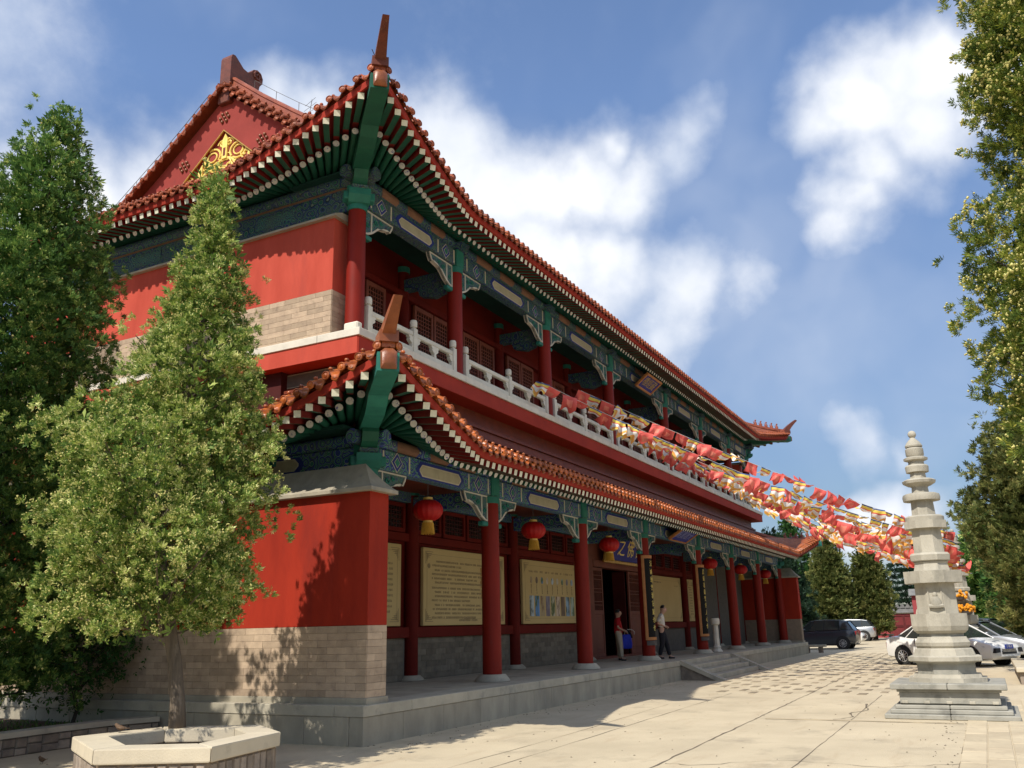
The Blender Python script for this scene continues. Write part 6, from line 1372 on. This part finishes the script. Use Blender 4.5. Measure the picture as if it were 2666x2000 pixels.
def car(name, loc, rz, label, pm_, Lh, W, belt, roof, body, cab, wb, wr=.32, plate=None, scale=1.):
    """body: stations (x, z_low, z_top, half-width factor); cab: stations (x, z, half-width factor) of the greenhouse outline, rear to front"""
    o = thing(name, loc, label, 'car', 'cars parked in the yard', rz); o.scale = (scale,)*3; H = W/2
    def L_(nm, mb, m_, sm=True, fix=True): return link(nm, mb.mesh(nm, m_, sm, fix), o, local=True)
    rows = []
    for x, zl, zt, wf in body:
        h = H*wf; m1 = lerp(zl, zt, .30); m2 = lerp(zl, zt, .62)
        half = [(0, zl), (h*.86, zl), (h*.965, zl+.05), (h*1.0, m1), (h*1.0, m2), (h*.975, lerp(zl, zt, .85)), (h*.93, zt-.02), (h*.84, zt), (h*.45, zt+.02), (0, zt+.03)]
        rows.append([(x, y, z) for y, z in half]+[(x, -y, z) for y, z in reversed(half[1:-1])]+[(x, *half[0])])
    mb = MB(); mb.grid(rows); n = len(rows[0])-1; mb.f += [tuple(range(n)), tuple(range(len(mb.v)-n-1, len(mb.v)-1))]; mb.m += [0, 0]
    bd = L_('body', mb, pm_)
    # greenhouse: glass shell under a painted roof, pillars between
    def sec(x, z, wf): h = H*wf; return h
    base = [(x, z, H*wf) for x, z, wf in cab['base']]; top = [(x, z, H*wf) for x, z, wf in cab['top']]
    g_ = MB()
    for s_ in (1, -1): g_.grid([[(x, s_*h, z) for x, z, h in base], [(x, s_*h, z) for x, z, h in top]])
    L_('side_glass', g_, 'car_glass', False)
    for nm, i in (('rear_window', 0), ('windscreen', -1)):
        b_, t_ = base[i], top[i]; L_(nm, MB().add([(b_[0], -b_[2], b_[1]), (b_[0], b_[2], b_[1]), (t_[0], t_[2], t_[1]), (t_[0], -t_[2], t_[1])], [(0, 1, 2, 3)]), 'car_glass', False)
    rf = MB(); rr = []
    for x, z, h in top: rr.append([(x, -h-.012, z-.02), (x, -h, z+.012), (x, -h*.6, z+.04), (x, 0, z+.052), (x, h*.6, z+.04), (x, h, z+.012), (x, h+.012, z-.02)])
    rf.grid(rr); L_('roof', rf, pm_, True, False)
    pl_ = MB()
    for s_ in (1, -1):
        for i in range(len(base)):
            b_, t_ = base[i], top[i]; r_ = .03 if i in (0, len(base)-1) else .02
            pl_.path([(b_[0], s_*(b_[2]+.004), b_[1]-.02), (t_[0], s_*(t_[2]+.004), t_[1]+.01)], r_, 5)
    L_('pillars', pl_, cab.get('pillar', pm_))
    for x in wb:
        for s_ in (1, -1):
            L_('wheel_arch', MB().tube((x, s_*(H*.90), wr+.01), (x, s_*(H*1.003), wr+.01), wr+.07, n=24), 'car_trim'); wheel(o, x, s_*(H-.075), wr, s_)
    f, r_ = body[-1], body[0]; zf = lerp(f[1], f[2], .72); zr_ = lerp(r_[1], r_[2], .8)
    for s_ in (1, -1):
        L_('headlight', MB().add([(f[0]-.02, s_*H*f[3]*.50, zf-.05), (f[0]-.02, s_*H*f[3]*.92, zf-.03), (f[0]-.42, s_*H*.985, zf+.14), (f[0]-.16, s_*H*.72, zf+.11), (f[0]+.01, s_*H*f[3]*.50, zf+.03)], [(0, 1, 2, 3, 4)]), 'lamp_clear', False)
        L_('tail_lamp', MB().cbox(r_[0]-.015, r_[0]+.20, *sorted((s_*H*.66, s_*H*r_[3]*1.015)), zr_-.13, zr_+.09, .02), 'lamp_red')
        L_('mirror', MB().ball((cab['base'][-1][0]-.42, s_*(H+.06), belt+.06), .07, 8, 6, sz=.8), pm_)
        L_('fog_recess', MB().prism([(s_*H*.55, f[1]+.14), (s_*H*.85, f[1]+.12), (s_*H*.80, f[1]+.28), (s_*H*.55, f[1]+.28)], 'x', f[0]-.1, f[0]+.012), 'car_trim')
        for xx in (wb[0]+.75, wb[0]+1.65): L_('door_handle', MB().cbox(xx, xx+.18, *sorted((s_*H*.985, s_*H*1.02)), belt-.14, belt-.10, .008), pm_)
        for xx in (wb[0]+.55, wb[0]+1.42, wb[0]+2.28): L_('door_gap', MB().box(xx, xx+.012, *sorted((s_*H*.97, s_*H*1.004)), .32, belt-.02), 'car_trim')
        L_('sill_trim', MB().box(wb[0]+.38, wb[1]-.38, *sorted((s_*H*.9, s_*H*1.002)), body[3][1]-.02, body[3][1]+.07), 'car_trim')
    gr = MB(); gr.box(f[0]-.06, f[0]+.006, -H*.42, H*.42, zf-.06, zf+.05); L_('grille', gr, 'car_trim'); gb = MB()
    for k in range(3): gb.box(f[0]-.05, f[0]+.016, -H*.40, H*.40, zf-.045+k*.035, zf-.033+k*.035)
    L_('grille_bar', gb, 'chrome'); L_('lower_intake', MB().box(f[0]-.06, f[0]+.008, -H*.45, H*.45, f[1]+.08, f[1]+.18), 'car_trim')
    if plate:
        pt = L_('number_plate', MB().cbox(f[0]+.005, f[0]+.03, -.22, .22, f[1]+.25, f[1]+.39, .004), 'plate_blue', False)
        link('plate_marks', text_mesh(plate, .11, 'stone_white', .001), pt, (f[0]+.032, 0, f[1]+.32), (R_(90), 0, R_(90)), local=True)
    return o
SED = dict(body=[(-2.22, .42, .80, .80), (-2.12, .28, .98, .92), (-1.75, .24, 1.03, .98), (-1.0, .22, .96, 1.0), (0, .20, .95, 1.0), (.85, .20, .95, 1.0), (1.25, .20, .93, .99), (1.75, .21, .84, .96), (2.12, .24, .73, .88), (2.25, .34, .62, .70)],
    cab=dict(base=[(-1.72, 1.02, .72), (-1.25, .98, .90), (-.35, .97, .93), (.55, .96, .93), (1.22, .93, .86)], top=[(-1.0, 1.40, .60), (-.80, 1.43, .66), (-.30, 1.46, .68), (.12, 1.45, .68), (.36, 1.41, .66)]))
def head(dx, dy): return math.atan2(dy, dx)
car('white_sedan', (20.15, -8.42, 0), head(-1.5, -2.2), 'white sedan with a blue number plate parked behind the near pagoda', 'paint_white', 4.5, 1.78, .96, 1.46, SED['body'], SED['cab'], (-1.36, 1.36), plate='E 90 0', scale=1.02)
car('grey_sedan', (24.6, -9.3, 0), head(-1.0, -2.4), 'silver grey sedan just behind the white sedan', 'paint_silver', 4.5, 1.78, .96, 1.46, SED['body'], SED['cab'], (-1.36, 1.36), scale=1.03)
HAT = dict(body=[(-2.05, .40, 1.00, .86), (-1.95, .28, 1.08, .95), (-1.5, .24, 1.06, 1.0), (-.5, .22, 1.02, 1.0), (.4, .21, 1.0, 1.0), (1.05, .21, .97, .99), (1.5, .22, .90, .96), (1.95, .25, .80, .90), (2.10, .33, .66, .72)],
    cab=dict(base=[(-1.92, 1.07, .82), (-1.2, 1.05, .93), (-.3, 1.03, .94), (.5, 1.01, .93), (1.15, .97, .86)], top=[(-1.62, 1.50, .68), (-1.2, 1.57, .72), (-.4, 1.60, .73), (.15, 1.58, .72), (.40, 1.53, .70)], pillar='car_trim'))
car('dark_minivan', (41.0, -.55, 0), head(.05, 1), 'dark blue grey minivan parked beyond the end of the porch', 'paint_navy', 4.4, 1.78, 1.03, 1.62, HAT['body'], HAT['cab'], (-1.33, 1.33), scale=1.06)
car('silver_crossover', (61.0, .55, 0), head(.0, 1), 'silver crossover with red tail lamps near the boundary wall', 'paint_silver', 4.4, 1.82, 1.05, 1.66, HAT['body'], HAT['cab'], (-1.33, 1.33), wr=.36, scale=1.06)
car('white_hatchback', (50.5, .05, 0), head(.0, -1), 'white hatchback with only its nose showing between the dark minivan and the silver crossover', 'paint_white', 4.2, 1.76, 1.0, 1.55, HAT['body'], HAT['cab'], (-1.33, 1.33), scale=.97)
car('dark_sedan', (47, 3.2, 0), head(.0, -1), 'dark sedan windscreen showing left of the dark minivan', 'paint_navy', 4.5, 1.78, .96, 1.46, SED['body'], SED['cab'], (-1.36, 1.36))
car('blue_grey_hatchback', (36.5, -12.4, 0), head(-1, -2.2), 'pale blue grey hatchback under the trees at the right edge', 'paint_grey', 4.2, 1.76, 1.0, 1.55, HAT['body'], HAT['cab'], (-1.33, 1.33))
car('dark_hatchback', (33, -9.7, 0), head(-1, -2.4), 'dark car roof showing just behind the silver grey sedan', 'paint_navy', 4.2, 1.76, 1.0, 1.55, HAT['body'], HAT['cab'], (-1.33, 1.33))
# ---------------- people ----------------
mat('skin_tone', (.46, .27, .185), (.42, .24, .165), .6, 9); mat('hair_black', (.012, .011, .011), (.02, .018, .017), .5, 30, stretch=(1, 1, .2), bump=.2); mat('shirt_red', (.42, .012, .018), (.34, .01, .014), .85, 7, bump=.3, bscale=9); mat('shirt_white', (.62, .58, .50), (.54, .50, .44), .85, 6, bump=.3, bscale=9)
mat('trousers_tan', (.42, .36, .27), (.35, .30, .225), .85, 6, bump=.3, bscale=8); mat('trousers_black', (.018, .018, .024), (.012, .012, .016), .85, 6, bump=.3, bscale=8); mat('shoe_black', (.02, .02, .022), None, .5, 8); mat('shoe_white', (.6, .58, .54), None, .6, 8); mat('bag_blue', (.02, .045, .55), (.015, .03, .42), .6, 5, bump=.3, bscale=12); mat('belt', (.05, .02, .02), None, .5, 9)
def skinned(name, verts, edges, radii, m_, parent, sub=2, root=0):
    me = bpy.data.meshes.new(name); me.from_pydata(verts, edges, []); b = bmesh.new(); b.from_mesh(me); ly = b.verts.layers.skin.verify(); b.verts.ensure_lookup_table()
    for v, r in zip(b.verts, radii): v[ly].radius = r if isinstance(r, tuple) else (r, r); v[ly].use_root = (v.index == root)
    b.to_mesh(me); b.free(); me.materials.append(MATS[m_]); o = link(name, me, parent, local=True)
    s_ = o.modifiers.new('skin', 'SKIN'); s_.use_smooth_shade = True; q = o.modifiers.new('sub', 'SUBSURF'); q.levels = sub; q.render_levels = sub; return o
def person(loc, rz, label, h, J, shirt, trousers, shoe, hair):
    """J: joints in metres for a 1.70 m figure, x forward, y left"""
    o = thing('person', loc, label, 'person', None, rz); k = h/1.70; o.scale = (k,)*3
    V = []; E = []; Rr = []
    def add(p_, r, par=None):
        V.append(tuple(p_)); Rr.append(r)
        if par is not None: E.append((par, len(V)-1))
        return len(V)-1
    pel = add(J['pelvis'], (.13, .105)); wa = add(J['waist'], (.125, .095), pel); ch = add(J['chest'], (.15, .11), wa); nb = add(J['neckbase'], (.075, .065), ch); nk = add(J['neck'], .068, nb); hd0 = add(J['jaw'], (.098, .105), nk); hd1 = add(J['head'], (.112, .130), hd0); add(J['crown'], (.095, .105), hd1)
    for s_ in 'lr':
        sh_ = add(J['sh'+s_], .062, ch); el = add(J['el'+s_], .040, sh_); wrr = add(J['wr'+s_], .027, el)
        w_ = Vector(J['wr'+s_]); d = (w_-Vector(J['el'+s_])).normalized(); sd_ = d.cross(Vector((0, 0, 1))); sd_ = sd_.normalized() if sd_.length > .1 else Vector((0, 1, 0)); up_ = sd_.cross(d)
        pm2 = add(w_+d*.07, (.036, .016), wrr)
        for i, (off_, ln) in enumerate(((-.026, .072), (-.009, .082), (.009, .078), (.026, .062))):
            b0 = w_+d*.09+sd_*off_; f1 = add(b0, .009, pm2); f2 = add(b0+d*ln*.5-up_*.008, .0085, f1); add(b0+d*ln*.85-up_*.035, .007, f2)
        t1 = add(w_+d*.035+sd_*-.035, .011, wrr); add(w_+d*.08+sd_*-.055-up_*.02, .009, t1)
        hp_ = add(J['hip'+s_], .095, pel); kn = add(J['kn'+s_], .058, hp_); an_ = add(J['an'+s_], .038, kn); add(Vector(J['an'+s_])+Vector(J['toe'+s_])*.16+Vector((0, 0, -.055)), .034, an_)
    skinned('body', V, E, Rr, 'skin_tone', o)
    def chain(name, keys, rad, m_, edges, sub=2): skinned(name, [J[q] if isinstance(q, str) else q for q in keys], edges, rad, m_, o, sub)
    mid = lambda a, b, t_: tuple(Vector(J[a]).lerp(Vector(J[b]), t_))
    chain('shirt', [tuple(Vector(J['pelvis'])-Vector((0, 0, .10))) if J.get('untucked') else 'waist', 'waist', 'chest', 'neckbase', 'shl', mid('shl', 'ell', .85), 'shr', mid('shr', 'elr', .85)] if J.get('untucked') else [mid('pelvis', 'waist', .05), 'waist', 'chest', 'neckbase', 'shl', mid('shl', 'ell', .85), 'shr', mid('shr', 'elr', .85)],
          [(.185, .16) if J.get('untucked') else (.155, .122), (.172, .138), (.195, .148), (.085, .075), .090, .072, .090, .072], shirt, [(0, 1), (1, 2), (2, 3), (2, 4), (4, 5), (2, 6), (6, 7)])
    chain('trousers', ['pelvis', 'hipl', 'knl', mid('knl', 'anl', .97), 'hipr', 'knr', mid('knr', 'anr', .97), mid('pelvis', 'waist', .75)], [(.165, .135), .122, .088, .072, .122, .088, .072, (.15, .12)], trousers, [(0, 1), (1, 2), (2, 3), (0, 4), (4, 5), (5, 6), (0, 7)])
    for s_ in 'lr':
        a = Vector(J['an'+s_]); t_ = Vector(J['toe'+s_]); skinned('shoe', [tuple(a+Vector((0, 0, -.035))-t_*.05), tuple(a+t_*.08+Vector((0, 0, -.052))), tuple(a+t_*.17+Vector((0, 0, -.058)))], [(0, 1), (1, 2)], [.048, .045, .036], shoe, o)
    c = Vector(J['head']); fd = Vector(J['face']).normalized(); sd_ = Vector((-fd.y, fd.x, 0)).normalized(); hr = MB()
    rows = []
    for i in range(8):
        ph = R_(lerp(4, 100 if hair == 'bob' else 84, i/7)); rows.append([tuple(c+Vector((0, 0, .02))-fd*(.018 if hair == 'bob' else .012)+Vector((math.cos(a)*.100*math.sin(ph), math.sin(a)*.100*math.sin(ph), .118*math.cos(ph)))) if fd.x*math.cos(a)+fd.y*math.sin(a) < .45 or i < 4 else tuple(c+Vector((math.cos(a)*.03, math.sin(a)*.03, .06))) for a in [2*math.pi*q/24 for q in range(25)]])
    hr.grid(rows); link('hair', hr.mesh('hair', 'hair_black', 'all', fix=False), o, local=True)
    link('nose', MB().path([c+fd*.085+Vector((0, 0, .01)), c+fd*.108+Vector((0, 0, -.035)), c+fd*.085+Vector((0, 0, -.045))], [.008, .016, .01], 6).mesh('nose', 'skin_tone', 'all'), o, local=True)
    for s_ in (1, -1):
        link('eye', MB().ball(c+fd*.079+sd_*s_*.034+Vector((0, 0, .012)), .011, 8, 6).mesh('eye', 'shoe_black'), o, local=True); link('ear', MB().ball(c+sd_*s_*.086+Vector((0, 0, -.01)), .026, 8, 6).mesh('ear', 'skin_tone', 'all'), o, local=True)
    link('mouth', MB().box(-.0, .006, -.024, .024, -.004, .004).mesh('mouth', 'lamp_red'), o, c+fd*.083+Vector((0, 0, -.068)), (0, 0, math.atan2(fd.y, fd.x)), local=True)
    return o
rzw = math.atan2(-.89, .46)
woman = person((10.5, 1.05, HP), rzw, 'person in a red shirt and tan trousers holding a blue bag by the doorway', 1.60, dict(untucked=1,
    pelvis=(0, 0, .93), waist=(0, 0, 1.08), chest=(.0, 0, 1.27), neckbase=(-.01, 0, 1.42), neck=(.0, 0, 1.47), jaw=(.025, 0, 1.53), head=(.03, 0, 1.60), crown=(.02, 0, 1.66), face=(1, .1, -.05),
    shl=(-.01, .17, 1.37), ell=(-.02, .21, 1.10), wrl=(.20, .10, 1.02), shr=(-.01, -.17, 1.37), elr=(-.03, -.22, 1.10), wrr=(.20, -.10, .98),
    hipl=(0, .09, .88), knl=(.01, .10, .48), anl=(.0, .10, .075), toel=(.95, .2, 0), hipr=(0, -.09, .88), knr=(.05, -.10, .48), anr=(.06, -.11, .075), toer=(.95, -.15, 0)), 'shirt_red', 'trousers_tan', 'shoe_black', 'bob')
man = person((11.75, -.02, HP), math.atan2(-.80, .25), 'person in a white shirt and black trousers looking down, beside a couplet column', 1.70, dict(
    pelvis=(.0, 0, .93), waist=(.01, 0, 1.08), chest=(.02, 0, 1.28), neckbase=(.03, 0, 1.43), neck=(.05, 0, 1.48), jaw=(.10, 0, 1.53), head=(.105, 0, 1.60), crown=(.10, 0, 1.66), face=(1, 0, -.45),
    shl=(.01, .19, 1.38), ell=(-.10, .25, 1.14), wrl=(.12, .16, 1.06), shr=(.01, -.19, 1.38), elr=(-.12, -.22, 1.14), wrr=(.10, -.12, 1.04),
    hipl=(0, .095, .88), knl=(.14, .10, .48), anl=(.22, .11, .075), toel=(.95, .25, 0), hipr=(0, -.095, .88), knr=(.0, -.10, .47), anr=(-.12, -.10, .085), toer=(.95, -.1, 0)), 'shirt_white', 'trousers_black', 'shoe_black', 'short')
link('belt', MB().lathe([(.150, 0), (.152, .04)], 20).mesh('belt', 'belt', True), man, (0, 0, .985), None, (1, .92, 1), local=True)
bg_ = thing('shopping_bag', (10.5+.46*.26, 1.05-.89*.26, HP+.36), 'blue cloth bag hanging from the hand of the person in red', 'bag', None, rzw)
bb = MB(); bb.grid([[(math.cos(a)*.155*w_, math.sin(a)*.035*w_, z) for a in [2*math.pi*k/16 for k in range(17)]] for w_, z in ((.6, 0), (1.05, .02), (1.15, .16), (1.0, .34), (.86, .44), (.7, .45))]); link('bag_body', bb.mesh('bag_body', 'bag_blue', True), bg_, local=True)
for s_ in (1, -1): link('bag_handle', MB().path([(s_*.06, 0, .43), (s_*.05, 0, .52), (0, .01, .575), (-s_*.02, 0, .56)], .008, 5).mesh('bag_handle', 'shoe_white'), bg_, local=True)
um = thing('folded_umbrella', (10.5+.46*.34, 1.05-.89*.34, HP+.90), 'small white handled folded umbrella held by the person in red', 'umbrella', None, rzw)
link('handle', MB().path([(-.05, 0, .06), (.05, 0, .07), (.14, 0, .04), (.19, 0, -.02), (.18, 0, -.09)], .014, 6).mesh('handle', 'shoe_white'), um, local=True); link('canopy', MB().path([(-.05, 0, .06), (.04, .02, -.06), (.10, .02, -.20)], [.02, .045, .03], 8).mesh('canopy', 'trousers_black'), um, local=True)
# ---------------- sparrows ----------------
mat('sparrow', (.16, .10, .06), (.09, .06, .04), .8, 40); mat('sparrow_pale', (.34, .28, .21), None, .8, 30)
def sparrow(x, y, z, rz, label):
    o = thing('sparrow', (x, y, z), label, 'bird', 'sparrows on the ground and planter', rz)
    link('body', MB().path([(-.055, 0, .05), (-.03, 0, .052), (0, 0, .058), (.03, 0, .072), (.045, 0, .088), (.058, 0, .098), (.072, 0, .098)], [.012, .026, .032, .028, .021, .021, .008], 9).mesh('body', 'sparrow', 'all'), o, local=True)
    link('tail', MB().prism([(-.05, -.008), (-.05, .008), (-.115, .014), (-.115, -.014)], 'z', .048, .054).mesh('tail', 'sparrow'), o, local=True); link('beak', MB().path([(.072, 0, .098), (.088, 0, .094)], [.007, .001], 5).mesh('beak', 'iron'), o, local=True)
    for s_ in (1, -1):
        link('wing', MB().path([(.02, s_*.028, .066), (-.02, s_*.031, .060), (-.07, s_*.018, .052)], [.012, .018, .004], 6, flat=.5).mesh('wing', 'sparrow'), o, local=True)
        link('leg', MB().path([(0, s_*.012, .034), (.004, s_*.013, .012), (0, s_*.013, .002), (.02, s_*.013, .002)], .0025, 4).mesh('leg', 'iron'), o, local=True)
sparrow(-9.55, .06, .55, R_(120), 'small brown sparrow perched on the planter rim'); sparrow(-9.05, 3.25, 0, R_(40), 'small brown sparrow on the ground at the left edge'); sparrow(-8.95, 2.35, 0, R_(200), 'small brown sparrow on the ground left of the planter')
sc.cycles.max_bounces = 5; sc.cycles.diffuse_bounces = 3; sc.cycles.glossy_bounces = 2; sc.cycles.transmission_bounces = 3; sc.cycles.transparent_max_bounces = 4
sc.cycles.caustics_reflective = False; sc.cycles.caustics_refractive = False
